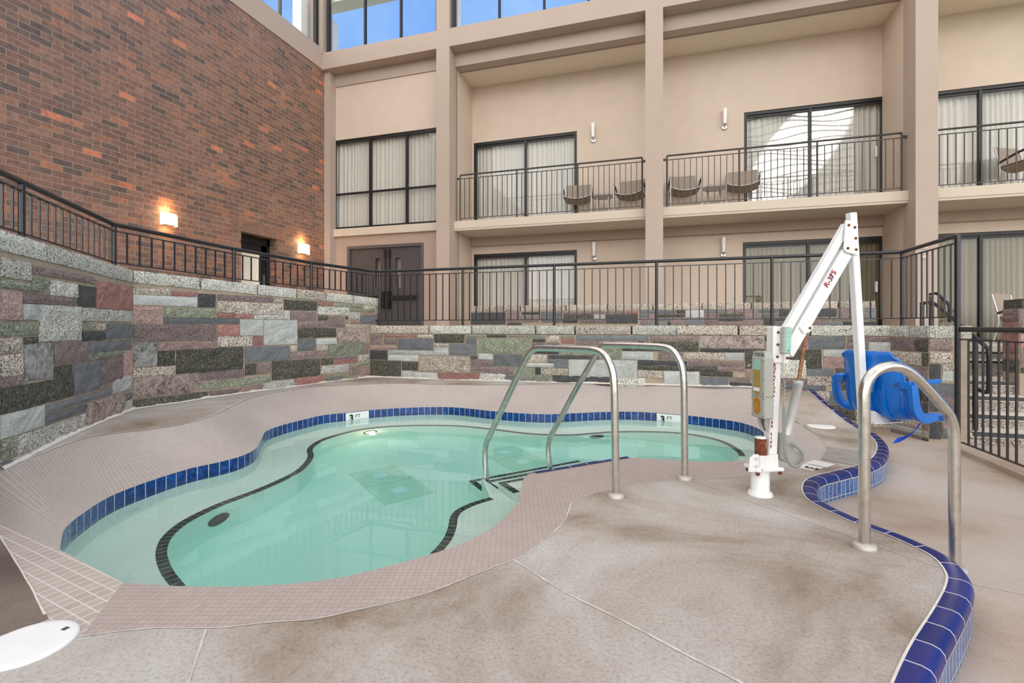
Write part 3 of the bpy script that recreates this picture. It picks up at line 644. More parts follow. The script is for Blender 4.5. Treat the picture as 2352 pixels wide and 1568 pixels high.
coping(mb, A, B, [0, .8, wall_px(0+40, A, B)-.35, wall_px(104, A, B), wall_px(200, A, B), L1+1.6], Z0c+.03, Z1c, TH, .32)
struct(mb.build('wall_left_stone', GM), 'stone wall at the left edge with speckled granite coping')
# wall 2
d12 = (W2-W1).normalized(); L12 = (W2-W1).length; Lend = wall_px(871, W1, W2)
wall2 = [(797,415,455,1025,'T'),(1030,440,470,1182,'R'),(1187,455,535,1293,'K'),(1302,460,492,1637,'M'),(1640,487,508,1700,'T'),(1703,492,550,1900,'D'),(1905,502,528,1998,'R'),(2003,513,532,2175,'G'),(2178,522,545,2255,'T'),(797,460,520,1182,'L'),(1300,500,566,1412,'T'),(1412,505,575,1700,'T'),(1906,532,578,2095,'W'),(2097,543,562,2250,'G'),(797,527,633,975,'P'),(980,537,595,1293,'G'),(980,600,635,1435,'B'),(1300,572,600,1410,'R'),(1412,578,603,1517,'R'),(1522,582,607,1698,'W'),(1703,558,608,1738,'L'),(1742,562,612,1900,'M'),(2095,567,607,2160,'W'),(2163,575,590,2275,'M'),(1907,586,614,1965,'D'),(1970,590,655,2066,'M'),(2070,593,607,2090,'K'),(2070,612,635,2160,'P'),(2163,595,635,2255,'B'),(2258,600,640,2278,'M'),(1788,619,657,1965,'M'),(2068,639,660,2210,'T'),(797,642,745,1300,'M'),(1305,642,710,1433,'R'),(1437,610,706,1578,'L'),(1582,613,763,1783,'L'),(1308,714,773,1513,'T'),(1517,711,768,1578,'R'),(1788,663,720,2017,'D'),(2022,668,750,2200,'S'),(799,753,897,940,'Z'),(944,752,797,1303,'P'),(944,802,890,1050,'D'),(1056,790,938,1460,'D'),(1468,778,868,1737,'B'),(1740,768,803,1783,'T'),(1786,727,798,1893,'B'),(1898,725,760,2020,'L'),(1895,765,795,1965,'T'),(1970,757,830,2178,'G'),(2180,755,793,2213,'M'),(2181,798,820,2213,'M'),(1738,810,848,1965,'M'),(797,903,955,1050,'T'),(1470,877,945,1537,'D'),(1541,872,937,1626,'M'),(1630,863,975,1920,'D'),(1925,845,885,1998,'D'),(2002,851,882,2148,'R'),(2003,835,848,2145,'B'),(2150,824,862,2213,'W'),(1925,889,938,2093,'W'),(2098,870,890,2213,'G'),(2096,898,945,2157,'M'),(2160,895,958,2215,'P'),(799,960,1083,1192,'S'),(1196,930,978,1466,'M'),(1196,990,1030,1625,'G'),(1768,960,1018,1945,'R'),(1575,988,1045,1765,'W'),(1950,948,968,2090,'G'),(1948,973,992,2058,'B'),(2063,962,978,2150,'G'),(797,1093,1150,1248,'D'),(1252,1042,1072,1437,'M'),(1250,1078,1108,1433,'S'),(1440,1017,1060,1508,'P'),(1512,1006,1055,1573,'M'),(797,1155,1200,2200,'K')]
A, B = W1, W1+d12*(Lend+.001)
ZEc = Z1c+(Z2c-Z1c)*Lend/L12
mb = MB(); body(mb, A, B, .32, -.1, Z1c-TH, ZEc-TH)
stones_px(mb, A, B, wall2, 2.6133, 0, 500, zlim=lambda s_: Z1c+(ZEc-Z1c)*s_/Lend-TH-.008, smin=.004, smax=Lend)
cuts = [0] + [wall_px(v/2.6133, A, B) for v in (1200, 1543, 1780, 1955, 2120)] + [Lend]
coping(mb, A, B, cuts, Z1c, ZEc, TH, .32)
struct(mb.build('wall_left_stone_long', GM), 'long multicoloured stone wall below the charcoal railing, left of the pool')
# back wall
backA = [(442,847,913,525,'M'),(533,847,865,755,'R'),(765,847,870,868,'T'),(875,847,900,1080,'D'),(1088,847,865,1220,'G'),(1229,847,865,1365,'K'),(1377,847,865,1487,'M'),(1492,847,868,1625,'G'),(1637,847,897,1720,'T'),(1730,847,865,1820,'G'),(1832,847,885,2325,'B'),(533,875,912,623,'M'),(628,875,948,867,'B'),(1087,873,908,1162,'B'),(1173,875,970,1528,'G'),(1538,877,897,1625,'K'),(1730,872,908,1825,'R'),(1832,890,915,1990,'M'),(440,920,945,622,'P'),(875,907,928,970,'T'),(977,912,985,1163,'B'),(440,952,1013,558,'K'),(565,952,977,870,'L'),(875,932,985,972,'L'),(565,982,1020,770,'L'),(1535,925,975,1720,'K'),(1535,903,920,1720,'M'),(1725,925,978,1990,'G'),(1120,993,1010,1167,'K'),(1175,975,1012,1272,'L'),(1275,980,1057,1472,'B'),(778,990,1095,1117,'T'),(1122,1015,1055,1270,'M'),(438,1020,1122,650,'D'),(657,1030,1085,767,'D'),(1478,980,1030,1637,'T'),(1642,985,1008,1990,'K'),(1642,1012,1037,1778,'B'),(1783,1015,1130,2245,'L'),(1478,1037,1062,1678,'L'),(1686,1042,1070,1778,'B'),(1122,1060,1103,1412,'M'),(1420,1067,1143,1555,'G'),(1557,1070,1113,1595,'K'),(1595,1074,1115,1780,'T'),(650,1092,1130,725,'L'),(728,1100,1160,897,'L'),(900,1100,1170,1178,'R'),(1182,1108,1175,1355,'W'),(1357,1112,1138,1415,'B'),(1357,1142,1185,1550,'B'),(1557,1118,1185,1668,'G'),(1672,1122,1200,2060,'K'),(2000,925,1010,2137,'G'),(2142,925,955,2355,'D'),(2142,960,1013,2355,'L'),(2250,1020,1048,2352,'K'),(2250,1053,1078,2352,'D'),(2250,1083,1130,2352,'T'),(2064,1135,1200,2300,'W'),(1995,890,918,2350,'P'),(440,1128,1165,648,'L')]
backB = [(0,730,765,105,'K'),(107,730,765,393,'M'),(398,730,805,770,'S'),(775,730,765,1022,'K'),(775,770,805,1022,'M'),(1028,730,810,1245,'B'),(1255,730,768,1510,'M'),(40,770,822,392,'D'),(398,810,828,660,'K'),(0,828,870,150,'W'),(155,830,873,300,'M'),(310,832,870,540,'T'),(545,833,875,655,'L'),(660,812,925,772,'D'),(780,812,870,995,'D'),(40,878,903,325,'K'),(330,880,912,655,'M'),(0,877,932,35,'L'),(37,908,932,500,'D'),(40,937,975,185,'T'),(190,940,1018,395,'L'),(400,940,968,588,'D'),(503,916,936,660,'M'),(0,978,1035,185,'T'),(402,975,1040,563,'B'),(570,975,1005,690,'M'),(570,1009,1045,700,'K'),(780,875,920,865,'M'),(870,875,978,1015,'W'),(665,930,970,865,'P'),(700,975,1050,865,'B'),(1000,815,925,1105,'D'),(1115,815,855,1290,'L'),(1115,860,922,1290,'P'),(1020,927,965,1180,'B'),(870,982,1012,1015,'M'),(1018,970,1020,1180,'T'),(880,1018,1050,1130,'B'),(1020,1055,1130,1150,'T'),(1255,775,812,1375,'M'),(1378,773,852,1512,'L'),(1295,818,870,1375,'S'),(1380,858,940,1512,'M'),(1185,927,1050,1290,'D'),(1295,875,1000,1375,'W'),(1380,945,1060,1512,'B'),(1135,1057,1130,1300,'B'),(1300,1005,1150,1375,'P'),(1380,1065,1230,1512,'K'),(1100,1135,1215,1300,'D'),(1305,1155,1260,1512,'T'),(870,1055,1110,1015,'K')]
mb = MB(); A, B = W2-Vector((.03, 0)), W3; LB = (B-A).length
body(mb, A, B, .3, -.3, CH-TH, CH-TH)
stones_px(mb, A, B, backA, 2.94, 700, 480, zlim=lambda s_: CH-TH-.008, smin=.035, smax=LB)
stones_px(mb, A, B, [r for r in backB if r[0] > 30], 2.529, 1450, 480, zlim=lambda s_: CH-TH-.008, smin=.01, smax=LB)
cuts = [.03] + [wall_px(700+v/2.94, A, B) for v in (840, 1127, 1560, 1825, 2208)] + [wall_px(1450+v/2.529, A, B) for v in (262, 622, 1040)] + [LB+.02]
coping(mb, A, B, cuts, CH+.003, CH+.003, .117, .3)
struct(mb.build('wall_back_stone', GM), 'stone retaining wall behind the pool with speckled coping')
# pier at the foot of the steps
mb = MB(); ppoly = [W3, P6, P7, Vector((2.96, 7.9)), Vector((2.4, 7.9))]
mb.prism([(p.x, p.y) for p in ppoly], -.3, CH-TH, 0)
ashlar(mb, W3, P6, -.2, CH-TH-.01, 11, cell=.075, keys='LTMDBKM'); 
pier = [(1717,748,788,1862,'M'),(1715,797,822,1868,'M'),(1717,835,890,1865,'T'),(1680,897,1000,1795,'K'),(1805,900,935,1890,'T'),(1805,940,995,1865,'L'),(1645,1008,1080,1890,'B'),(1650,1088,1170,1800,'K'),(1806,1088,1170,1895,'M'),(1640,1180,1222,1890,'M'),(1620,1232,1340,1720,'B'),(1725,1232,1330,1800,'K'),(1806,1230,1270,1895,'M'),(1806,1276,1330,1895,'B')]
A, B = P6, P7
stones_px(mb, A, B, pier, 2.529, 1450, 480, zlim=lambda s_: CH-TH-.008, smin=.002, smax=.33)
d = (P6-W3).normalized()
stone_block(mb, W3, P6, .02, .26, CH-TH, CH, CH-TH, CH, gi('W'), out=.02, back=.2); stone_block(mb, W3, P6, .27, .535, CH-TH, CH, CH-TH, CH, gi('W'), out=.02, back=.2)
stone_block(mb, P6, P7, -.02, .36, CH-TH-.005, CH, CH-TH-.005, CH, gi('W'), out=.02, back=.5)
mb.prism([(W3.x+.1, W3.y+.1), (P6.x+.1, P6.y+.05), (P7.x, P7.y+.05), (P7.x, 7.9), (W3.x+.1, 7.9)], CH-TH-.01, CH-.004, gi('W'))
ashlar(mb, P7+Vector((0, 0)), Vector((2.96, 7.9)), -.2, CH-TH-.01, 17, keys='MBDTWKL')
struct(mb.build('wall_pier_stone', GM), 'stone pier left of the steps')
# raised patio wall
PX0, PX1 = gY(1085, 700, 9.6).x, gY(2012, 700, 9.6).x
mb = MB(); A, B = Vector((PX0, 9.6)), Vector((PX1, 9.6)); body(mb, A, B, .25, ZD-.1, 1.35, 1.35)
patio = [(1122,700,778,1357,'K'),(1365,695,715,1460,'M'),(1465,697,713,1590,'K'),(1365,722,765,1580,'M'),(1595,695,765,1735,'B'),(1745,712,740,1950,'D'),(1745,695,708,2170,'M'),(1955,712,738,2025,'L'),(2030,712,772,2250,'K'),(1740,745,768,1845,'K'),(1852,745,772,2025,'M'),(2172,692,708,2250,'R'),(1365,769,783,1465,'D')]
stones_px(mb, A, B, patio, 2.94, 700, 480, zlim=lambda s_: 1.345)
ashlar(mb, A, B, ZD, 1.345, 23, cell=.075, keys='KBMLDMB', s_from=wall_px(1470, A, B))
ashlar(mb, A, B, ZD-.02, 1.045, 24, cell=.07, keys='KBMLDMB', s_to=wall_px(1470, A, B))
cuts = [0] + [PX_ for PX_ in [(wall_px(v, A, B)) for v in (1195, 1300, 1395, 1500, 1612, 1725, 1830, 1925)]] + [(B-A).length]
coping(mb, A, B, cuts, 1.462, 1.462, .115, .25, key='T')
struct(mb.build('wall_patio_stone', GM), 'low stone patio wall in front of the ground floor rooms')
# wall end right of the steps
mb = MB(); A, B = Vector((4.42, 7.2)), Vector((6.6, 7.2)); xs_ = gY(2342, 700, 7.2).x; A = Vector((xs_, 7.2))
body(mb, A, B, .3, -.2, 1.25, 1.25); ashlar(mb, A, B, .5, 1.25, 31, cell=.075, keys='MMPDMR'); coping(mb, A, B, [0, .5, 1.1, (B-A).length], 1.36, 1.36, .11, .3, key='D')
ashlar(mb, Vector((xs_, 7.5)), A, .5, 1.25, 33, cell=.075, keys='MMDMR'); struct(mb.build('wall_right_stone', GM), 'brown stone wall end right of the steps')

# ================================================================== POOL, DECK
def rz(Y): t = min(1, max(0, (Y-5.9)/.8)); return .30*t*t*(3-2*t)
def gr(x, y):                                   # a deck point, on the slope near the back wall
    z = 0
    for _ in range(25): p = g(x, y, z); z = .6*z+.4*rz(p.y)
    return g(x, y, z)
bankp = [(138,1262,-300,1081,0),(143,1228,-120,1105,.09),(155,1207,0,1080,.16),(187,1181,80,1047,.18),(239,1147,170,1013,.2),(290,1124,215,1002,.21),(366,1097,262,995,.21),(439,1075,306,990,.21),(503,1061,365,983,.22),(554,1047,421,973,.22),(587,1030,470,960,.23),(602,1005,520,938,.235),(613,989,556,920,.24),(652,975,600,907,.24),(699,963,651,898,.24),(744,953,700,891,.245),(792,948,760,886,.25),(846,942,820,883,.25),(938,936,920,880,.25),(1040,935,1035,883,.25),(1142,945,1142,884,.255),(1244,951,1250,883,.26),(1312,949,1320,882,.265),(1380,946,1400,881,.27),(1440,945,1470,883,.275),(1509,948,1550,887,.28),(1580,954,1640,889,.285),(1648,962,1700,891,.29)]
rightp = [(1700,970,1740,893,.285),(1740,983,1768,920,None),(1757,997,1797,948,None),(1764,1010,1840,975,0),(1766,1024,1878,1003,0),(1755,1040,1899,1038,0),(1725,1052,1884,1056,0),(1690,1058,1830,1077,0)]
nearp = [(1640,1060,1740,1090),(1580,1058,1640,1098),(1520,1054,1560,1102),(1450,1050,1499,1107),(1435,1048,1480,1109),(1380,1058,1440,1117),(1330,1067,1390,1127),(1280,1076,1345,1139),(1225,1085,1322,1150),(1208,1093,1312,1160),(1198,1110,1305,1175),(1196,1132,1296,1195),(1185,1160,1275,1220),(1150,1196,1244,1244),(1110,1224,1200,1275),(1050,1252,1130,1303),(990,1272,1074,1325),(900,1297,955,1370),(800,1322,822,1399),(700,1337,720,1420),(560,1346,600,1431),(430,1346,469,1442),(350,1342,340,1441),(282,1338,187,1462)]
Cb = [g(p[0], p[1]) for p in bankp]; Ob = [g(p[2], p[3], p[4]) for p in bankp]
Cr = [g(p[0], p[1]) for p in rightp]; Or = [(gr(p[2], p[3]) if p[4] is None else g(p[2], p[3], p[4])) for p in rightp]
Cn = [g(p[0], p[1]) for p in nearp]; On = [g(p[2], p[3]) for p in nearp]
nb, nr_ = len(Cb), len(Cr)
C1 = catmull(Cb+Cr, 4); O1 = catmull(Ob+Or, 4)
for p in C1: p.z = 0
C2 = catmull([Cr[-1]]+Cn, 3); O2 = catmull([Or[-1]]+On, 3)
for p in C2+O2: p.z = 0
Aw = arclen([(c+o)/2 for c, o in zip(C1, O1)])
mb = MB(); nv = 8; vs = []; uv = []
for c, o, a in zip(C1, O1, Aw):
    for k in range(nv+1):
        t = k/nv; p = c.lerp(o, t); p.z = o.z*(t**1.15); vs.append(p); uv.append((a, (o-c).length*t))
k = nv+1; fs = [(i*k+j, i*k+j+1, (i+1)*k+j+1, (i+1)*k+j) for i in range(len(C1)-1) for j in range(nv)]
mb.add(vs, fs, 0, True, uv); struct(mb.build('mosaic_bank', M['mosaic']), 'sloping pinkish mosaic bank around the back of the pool')
mb = MB(); rot = Matrix.Rotation(-YAW, 2)
def xyuv(p, r=rot): q = r@Vector((p[0], p[1])); return (q.x, q.y)
vs = []; uv = []
for c, o in zip(C2, O2):
    for j in range(3): p = c.lerp(o, j/2); vs.append(p); uv.append(xyuv(p))
fs = [(i*3+j, (i+1)*3+j, (i+1)*3+j+1, i*3+j+1) for i in range(len(C2)-1) for j in range(2)]
fs = [tuple(reversed(f)) for f in fs]
mb.add(vs, fs, 0, False, uv); struct(mb.build('mosaic_border', M['mosaicn']), 'flat pinkish mosaic border along the near edge of the pool')
T1, T2, T3, T4, T5 = g(-300,1081), g(138,1262), g(282,1338), g(187,1462), g(111,1420); T6, T7 = g(0,1228), g(-300,1100)
mb = MB(); poly = [T1, T2, T3, T4, T5, T6, T7]; mb.fill([poly]); cq = g(280, 1335)-g(0, 1205); r2 = Matrix.Rotation(-math.atan2(cq.y, cq.x), 2)
mb.uv = [[xyuv(mb.v[k], r2) for k in f] for f in mb.f]; struct(mb.build('mosaic_wedge', M['mosaict']), 'wedge of mosaic with pale grout at the left front corner of the pool')
# ledge of bare concrete between bank and stone walls
led = [(0,1080,-40,1060,.16),(80,1047,60,1040,.18),(170,1013,150,1000,.2),(215,1002,220,975,.21),(262,995,268,950,.21),(306,990,300,930,.21),(365,983,350,915,.22),(421,973,410,905,.22),(470,960,465,900,.23),(520,938,530,892,.235),(556,920,570,887,.24),(600,907,620,882,.24),(651,898,660,876,.24),(700,891,705,872,.245),(760,886,765,866,.25),(820,883,845,858,.25),(920,880,925,860,.25),(1035,883,1035,862,.25),(1142,884,1142,863,.255),(1250,883,1250,864,.26),(1400,881,1400,866,.27),(1550,887,1550,868,.28),(1700,891,1700,870,.29),(1740,893,1745,872,.285)]
P = catmull([g(a, b, e) for a, b, c, d, e in led], 3); Q = catmull([g(c, d, e) for a, b, c, d, e in led], 3)
mb = MB(); n = len(P); mb.add(P+Q, [(i, i+1, n+i+1, n+i) for i in range(n-1)]); struct(mb.build('floor_ledge', M['deck']), 'bare concrete ledge at the foot of the stone walls')
mb = MB(); 
for i in range(n-1):
    a, b = P[i], P[i+1]; d = (b-a).cross(Vector((0, 0, 1))).normalized()*.008; u = Vector((0, 0, .003)); mb.add([a-d+u, b-d+u, b+d+u, a+d+u], [(0, 1, 2, 3)])
struct(mb.build('trim_6', M['mortarw']), 'white grout line along the top of the mosaic bank')
mb = MB(); pts = []
def cross2(p, q, A, B):
    d1 = Vector((q.x-p.x, q.y-p.y)); d2 = B-A; den = d1.x*d2.y-d1.y*d2.x
    if abs(den) < 1e-9: return None
    w = A-Vector((p.x, p.y)); t_ = (w.x*d2.y-w.y*d2.x)/den; s_ = (w.x*d1.y-w.y*d1.x)/den
    return t_ if -.3 < t_ < 1.6 and -.02 <= s_ <= 1.02 else None
for p, q in zip(P, Q):
    best = None
    for A, B in ((WM, W1), (W1, W2), (W2, W3)):
        t_ = cross2(p, q, A, B)
        if t_ is not None and (best is None or t_ < best[0]): d_ = (B-A).normalized(); best = (t_, Vector((d_.y, -d_.x, 0)))
    if best: pts.append((p.lerp(q, best[0]), best[1]))
vs = []
for c_, n_ in pts:
    w_ = .030+.016*noise.noise(c_*7); vs += [c_+n_*.0+Vector((0, 0, .030+.012*noise.noise(c_*5))), c_+n_*w_+Vector((0, 0, .004))]
mb.add(vs, [(2*i, 2*i+1, 2*i+3, 2*i+2) for i in range(len(pts)-1)], 0, True); struct(mb.build('trim_18', M['mortarw']), 'whitish mortar fillet along the foot of the stone walls')
# kerb line
kpx = [(1849,890),(1880,918),(1908,940),(1940,966),(1968,984),(1990,994),(2007,1008),(2015,1024),(2010,1043),(1997,1056),(1969,1069),(1930,1079),(1892,1088),(1866,1095),(1850,1104),(1843,1118),(1846,1134),(1860,1150),(1892,1168),(1928,1185),(1969,1203),(2047,1232),(2105,1258),(2139,1276),(2162,1297),(2176,1322),(2174,1342),(2166,1362),(2143,1403),(2102,1466),(2075,1516),(2050,1572),(2020,1650),(1985,1760)]
K0 = catmull([gr(*p) for p in kpx], 5); KL = K0[-1]; kd = (K0[-1]-K0[-2]).normalized()
for k in range(1, 8): K0.append(KL + kd*.3*k)
nk = len(K0); Ka = arclen(K0)
ZL = -.16
def knorm(i): d = (K0[min(i+1, nk-1)]-K0[max(i-1, 0)]); d.z = 0; d.normalize(); return Vector((-d.y, d.x, 0))
KN = [knorm(i) for i in range(nk)]
for _ in range(3): KN = [(KN[max(i-1, 0)]+KN[i]*2+KN[min(i+1, nk-1)]).normalized() for i in range(nk)]
prof = [(0, .003), (.045, .006), (.066, .001), (.078, -.014), (.082, -.034)]
mb = MB(); mg, mc_, mf = [], [], []
vs = []; uv = []
for i in range(nk):
    for (o, h) in prof: vs.append(K0[i]+KN[i]*o+Vector((0, 0, h))); uv.append((Ka[i], .1+o))
k = len(prof); fs = [(i*k+j, (i+1)*k+j, (i+1)*k+j+1, i*k+j+1) for i in range(nk-1) for j in range(k-1)]
mb.add(vs, fs, 0, True, uv)
vs = []; uv = []; 
for i in range(nk):
    for h in (-.034, -.04): vs.append(K0[i]+KN[i]*.081+Vector((0, 0, h))); uv.append((0, 0))
mb.add(vs, [(i*2, (i+1)*2, (i+1)*2+1, i*2+1) for i in range(nk-1)], 1, True, uv)
vs = []; uv = []
for i in range(nk):
    b = K0[i]+KN[i]*.078; vs += [Vector((b.x, b.y, K0[i].z-.038)), Vector((b.x, b.y, ZL-.02))]; uv += [(Ka[i], .115), (Ka[i], .115-(K0[i].z-.02-ZL)-.02)]
mb.add(vs, [(i*2, (i+1)*2, (i+1)*2+1, i*2+1) for i in range(nk-1)], 2, True, uv)
vs = []
for i in range(nk):
    for o in (-.006, .002): vs.append(K0[i]+KN[i]*o+Vector((0, 0, .0035)))
mb.add(vs, [(i*2, (i+1)*2, (i+1)*2+1, i*2+1) for i in range(nk-1)], 1, False)
struct(mb.build('kerb', [M['bull'], M['mortarw'], M['facetile']]), 'winding cobalt blue tiled kerb with variegated face tiles')
# slope patch
i84 = min(range(nk), key=lambda i: (K0[i]-gr(1968, 984)).length)
Lc = catmull([Or[3], Or[2], Or[1], Or[0], g(1745, 880, .30)], 5); Kc = [K0[i] for i in range(i84, -1, -1)]; Kc.append(K0[0]+Vector((-.02, .12, .01)))
def samp(Pn, t):
    A_ = arclen(Pn); L = A_[-1]*t
    for i in range(len(Pn)-1):
        if A_[i+1] >= L-1e-9: return Pn[i].lerp(Pn[i+1], (L-A_[i])/max(1e-9, A_[i+1]-A_[i]))
    return Pn[-1]
mb = MB(); mb.grid(lambda u, v: samp(Lc, v).lerp(samp(Kc, v), u), 8, 22); struct(mb.build('floor_slope', M['deck']), 'concrete slope between mosaic bank and blue kerb')
# near deck
iO = [i for i, p in enumerate(O1) if (p-Or[3]).length < 1e-4][0]
bound = [p for p in O1[iO:]] + O2[1:] + [T5, T6, T7] + [g(-300, 1130), Vector((-6, 1.2, 0)), Vector((-6, -4, 0)), Vector((K0[-1].x, -4, 0))] + [K0[i] for i in range(nk-1, i84-1, -1)]
mb = MB(); mb.fill([[(p.x, p.y, 0 if abs(p.z) < .02 else p.z) for p in bound]]); struct(mb.build('floor', M['deck']), 'brown grey exposed aggregate spa deck')
# lower deck
low = [K0[i]+KN[i]*.05 for i in range(nk)] + [Vector((K0[-1].x, -4, 0)), Vector((8, -4, 0)), Vector((8, 9.5, 0)), Vector((2, 9.5, 0)), Vector((2.0, 6.9, 0))]
mb = MB(); mb.fill([[(p.x, p.y) for p in low]], z=ZL); struct(mb.build('floor_lower', M['deck2']), 'lower smooth stained concrete deck right of the blue kerb')

# joints
def ribbon(name, px, w, mat, label, z=.002, zz=0, jit=0):
    Pn = catmull([g(x, y, zz) for x, y in px], 6); mb = MB(); vs = []
    for i, p in enumerate(Pn):
        d = (Pn[min(i+1, len(Pn)-1)]-Pn[max(i-1, 0)]).normalized(); n_ = Vector((-d.y, d.x, 0)); ww = w*(1+jit*noise.noise(p*9)); j_ = n_*noise.noise(p*5)*jit*.006
        vs += [p+j_-n_*ww+Vector((0, 0, z)), p+j_+n_*ww+Vector((0, 0, z))]
    mb.add(vs, [(2*i, 2*i+1, 2*i+3, 2*i+2) for i in range(len(Pn)-1)]); return struct(mb.build(name, M[mat]), label)
ribbon('trim_7', [(1178,1284),(1230,1318),(1300,1362),(1400,1410),(1500,1462),(1600,1515),(1710,1572),(1900,1680)], .0045, 'caulk', 'filled crack running across the near deck', jit=.8)
ribbon('trim_8', [(473,1446),(455,1500),(432,1568),(405,1650)], .004, 'caulk', 'grey control joint in the deck at the bottom left', jit=.3)
ribbon('trim_9', [(1585,1102),(1700,1143),(1850,1196),(1985,1243),(2060,1270),(2160,1303)], .002, 'caulk', 'thin joint from the grab rail to the kerb', jit=.5)
ribbon('trim_10', [(2222,1338),(2290,1352),(2400,1376)], .003, 'mortarw', 'thin white line on the lower deck', zz=ZL, jit=.5)
ribbon('trim_11', [(103,1412),(60,1330),(0,1232),(-120,1040)], .0035, 'mortarw', 'white grout line at the left edge of the mosaic wedge', jit=.5)
ribbon('trim_12', [(187,1462),(340,1443),(469,1443),(600,1432),(720,1421),(822,1400),(955,1371),(1074,1326),(1130,1304),(1200,1276),(1244,1245),(1275,1221),(1296,1196),(1305,1175),(1322,1150),(1390,1127),(1499,1107),(1640,1098),(1740,1090)], .003, 'caulk', 'seam between near mosaic border and deck', jit=.9)
ribbon('trim_13', [(1740,893),(1768,920),(1797,948),(1840,975),(1878,1003),(1899,1038),(1884,1056),(1830,1078)], .004, 'mortarw', 'seam at the right end of the mosaic', z=.004, jit=.9) if 0 else None
mb = MB(); q = [g(1903,1026,.003), g(1998,1039,.003), g(1966,1069,.003), g(1886,1054,.003)]; mb.add(q, [(0, 1, 2, 3)])
struct(mb.build('patch_plate', M['metalpatch']), 'grey patch on the deck between mosaic and kerb')

mb = MB(); mb.fill([[(p.x, p.y) for p in (g(112,1421), g(0,1229), g(-250,1010), g(-420,1250), g(-260,1500), g(0,1459), g(60,1441))]], z=.0012)
struct(mb.build('floor_slab_left', M['deckdark']), 'darker brown concrete slab at the left edge behind the white lid')
# lids
def lid(c, r, label, notch=None):
    mb = MB(); mb.lathe((c.x, c.y, 0.0), [(r+.004, 0), (r+.004, .005), (r-.004, .008), (r-.02, .0085), (.001, .0085)], 48)
    o = mb.build('skimmer_lid', M['lid'], origin=(c.x, c.y, 0)); tag(o, label, 'lid', None)
    if notch: mb = MB(); mb.box((notch.x, notch.y, .0088), (.018, .018, .002)); mb.build('lid_notch', M['doorframe'], o)
lid(g(62, 1481), .128, 'large round white skimmer lid at the bottom left corner of the photo', g(150, 1449))
lid(g(1886, 979), .125, 'white round skimmer lid on the deck under the blue seat of the lift')

# --- waterline tile band, bench, floor
CL = C1 + C2[1:]                              # closed rim (last to first across the wedge)
nC = len(CL)
a = arclen(CL+[CL[0]])
mb = MB(); vs = []; uv = []
for i in range(nC+1):
    p = CL[i % nC]; vs += [(p.x, p.y, 0), (p.x, p.y, -.155)]; uv += [(a[i], .1625), (a[i], .0075)]
mb.add(vs, [(2*i, 2*i+1, 2*i+3, 2*i+2) for i in range(nC)], 0, True, uv)
vs = []
for i in range(nC+1): p = CL[i % nC]; vs += [(p.x, p.y, -.155), (p.x, p.y, -.43)]
mb.add(vs, [(2*i, 2*i+1, 2*i+3, 2*i+2) for i in range(nC)], 1, True)
struct(mb.build('waterline_tiles', [M['bandtile'], M['plastile']]), 'band of variegated blue tiles at the waterline')
ZBn, ZFl = -.42, -.92
trimL = [(425,1345),(398,1312),(385,1283),(383,1257),(395,1230),(425,1203),(465,1180),(520,1155),(580,1133),(640,1108),(690,1082),(713,1060),(720,1045),(717,1033),(725,1022),(750,1008),(800,993),(850,984),(930,978),(1040,978),(1120,985),(1200,995),(1260,999),(1320,999),(1370,995),(1420,992),(1500,992),(1560,995),(1620,1004),(1660,1016),(1690,1034),(1699,1047)]
trimR = [(1126,1142),(1085,1154),(1050,1170),(1035,1187),(1031,1207),(1022,1232),(1006,1254),(988,1272)]
TL = catmull([gw(x, y, ZBn) for x, y in trimL], 3); TRR = catmull([gw(x, y, ZBn) for x, y in trimR], 3)
B0 = g(1225, 1085); B1 = g(1435, 1050); ee = (B1-B0).normalized(); en = Vector((-ee.y, ee.x, 0))
def inset(p, q, r, dd):
    d = (r-p); d.z = 0; d.normalize(); n_ = Vector((-d.y, d.x, 0)); return q + n_*dd
def insC(px, dd=.04):
    p = g(*px); j = min(range(nC), key=lambda i: (CL[i]-p).length); q = inset(CL[(j-2) % nC], CL[j], CL[(j+2) % nC], -dd)
    return Vector((q.x, q.y, ZBn))
# the rim runs clockwise: inward is to the right
inner = list(TL) + [insC((1690,1058)), insC((1580,1058)), insC((1480,1052))] + [B1+en*.04, B0+en*.04] + [B0-ee*.115+en*.06, B0-ee*.115+en*.62] + list(TRR) + [insC(p) for p in ((960,1282),(900,1297),(800,1322),(700,1337),(560,1346),(460,1346))]
inner = [Vector((p.x, p.y, ZBn)) for p in inner]
mb = MB(); mb.fill([[(p.x, p.y) for p in CL], [(p.x, p.y) for p in inner]], z=ZBn)
ni = len(inner); vs = []
for i in range(ni+1): p = inner[i % ni]; vs += [(p.x, p.y, ZBn), (p.x, p.y, ZFl)]
mb.add(vs, [(2*i, 2*i+1, 2*i+3, 2*i+2) for i in range(ni)], 0, False)
mb.fill([[(p.x, p.y) for p in inner]], z=ZFl)
struct(mb.build('pool_basin', M['plaster']), 'pale plaster bench and floor of the pool')
def trimstrip(Pn, w, name, label, z, side=1):
    mb = MB(); A_ = arclen(Pn); vs = []; uv = []
    for i, p in enumerate(Pn):
        d = (Pn[min(i+1, len(Pn)-1)]-Pn[max(i-1, 0)]); d.z = 0; d.normalize(); n_ = Vector((-d.y, d.x, 0))*side
        vs += [Vector((p.x, p.y, z)), Vector((p.x, p.y, z))+n_*w, Vector((p.x, p.y, z-.02))+n_*-.003, Vector((p.x, p.y, z))+n_*-.003]; uv += [(A_[i], .1), (A_[i], .2), (A_[i], .14), (A_[i], .1)]
    fs = []
    for i in range(len(Pn)-1): b = 4*i; fs += [(b, b+1, b+5, b+4), (b+3, b, b+4, b+7), (b+2, b+3, b+7, b+6)]
    mb.add(vs, fs, 0, False, uv); return struct(mb.build(name, M['darktile']), label)
trimstrip(TL, .05, 'trim_14', 'dark tile edge of the underwater bench', ZBn+.002)
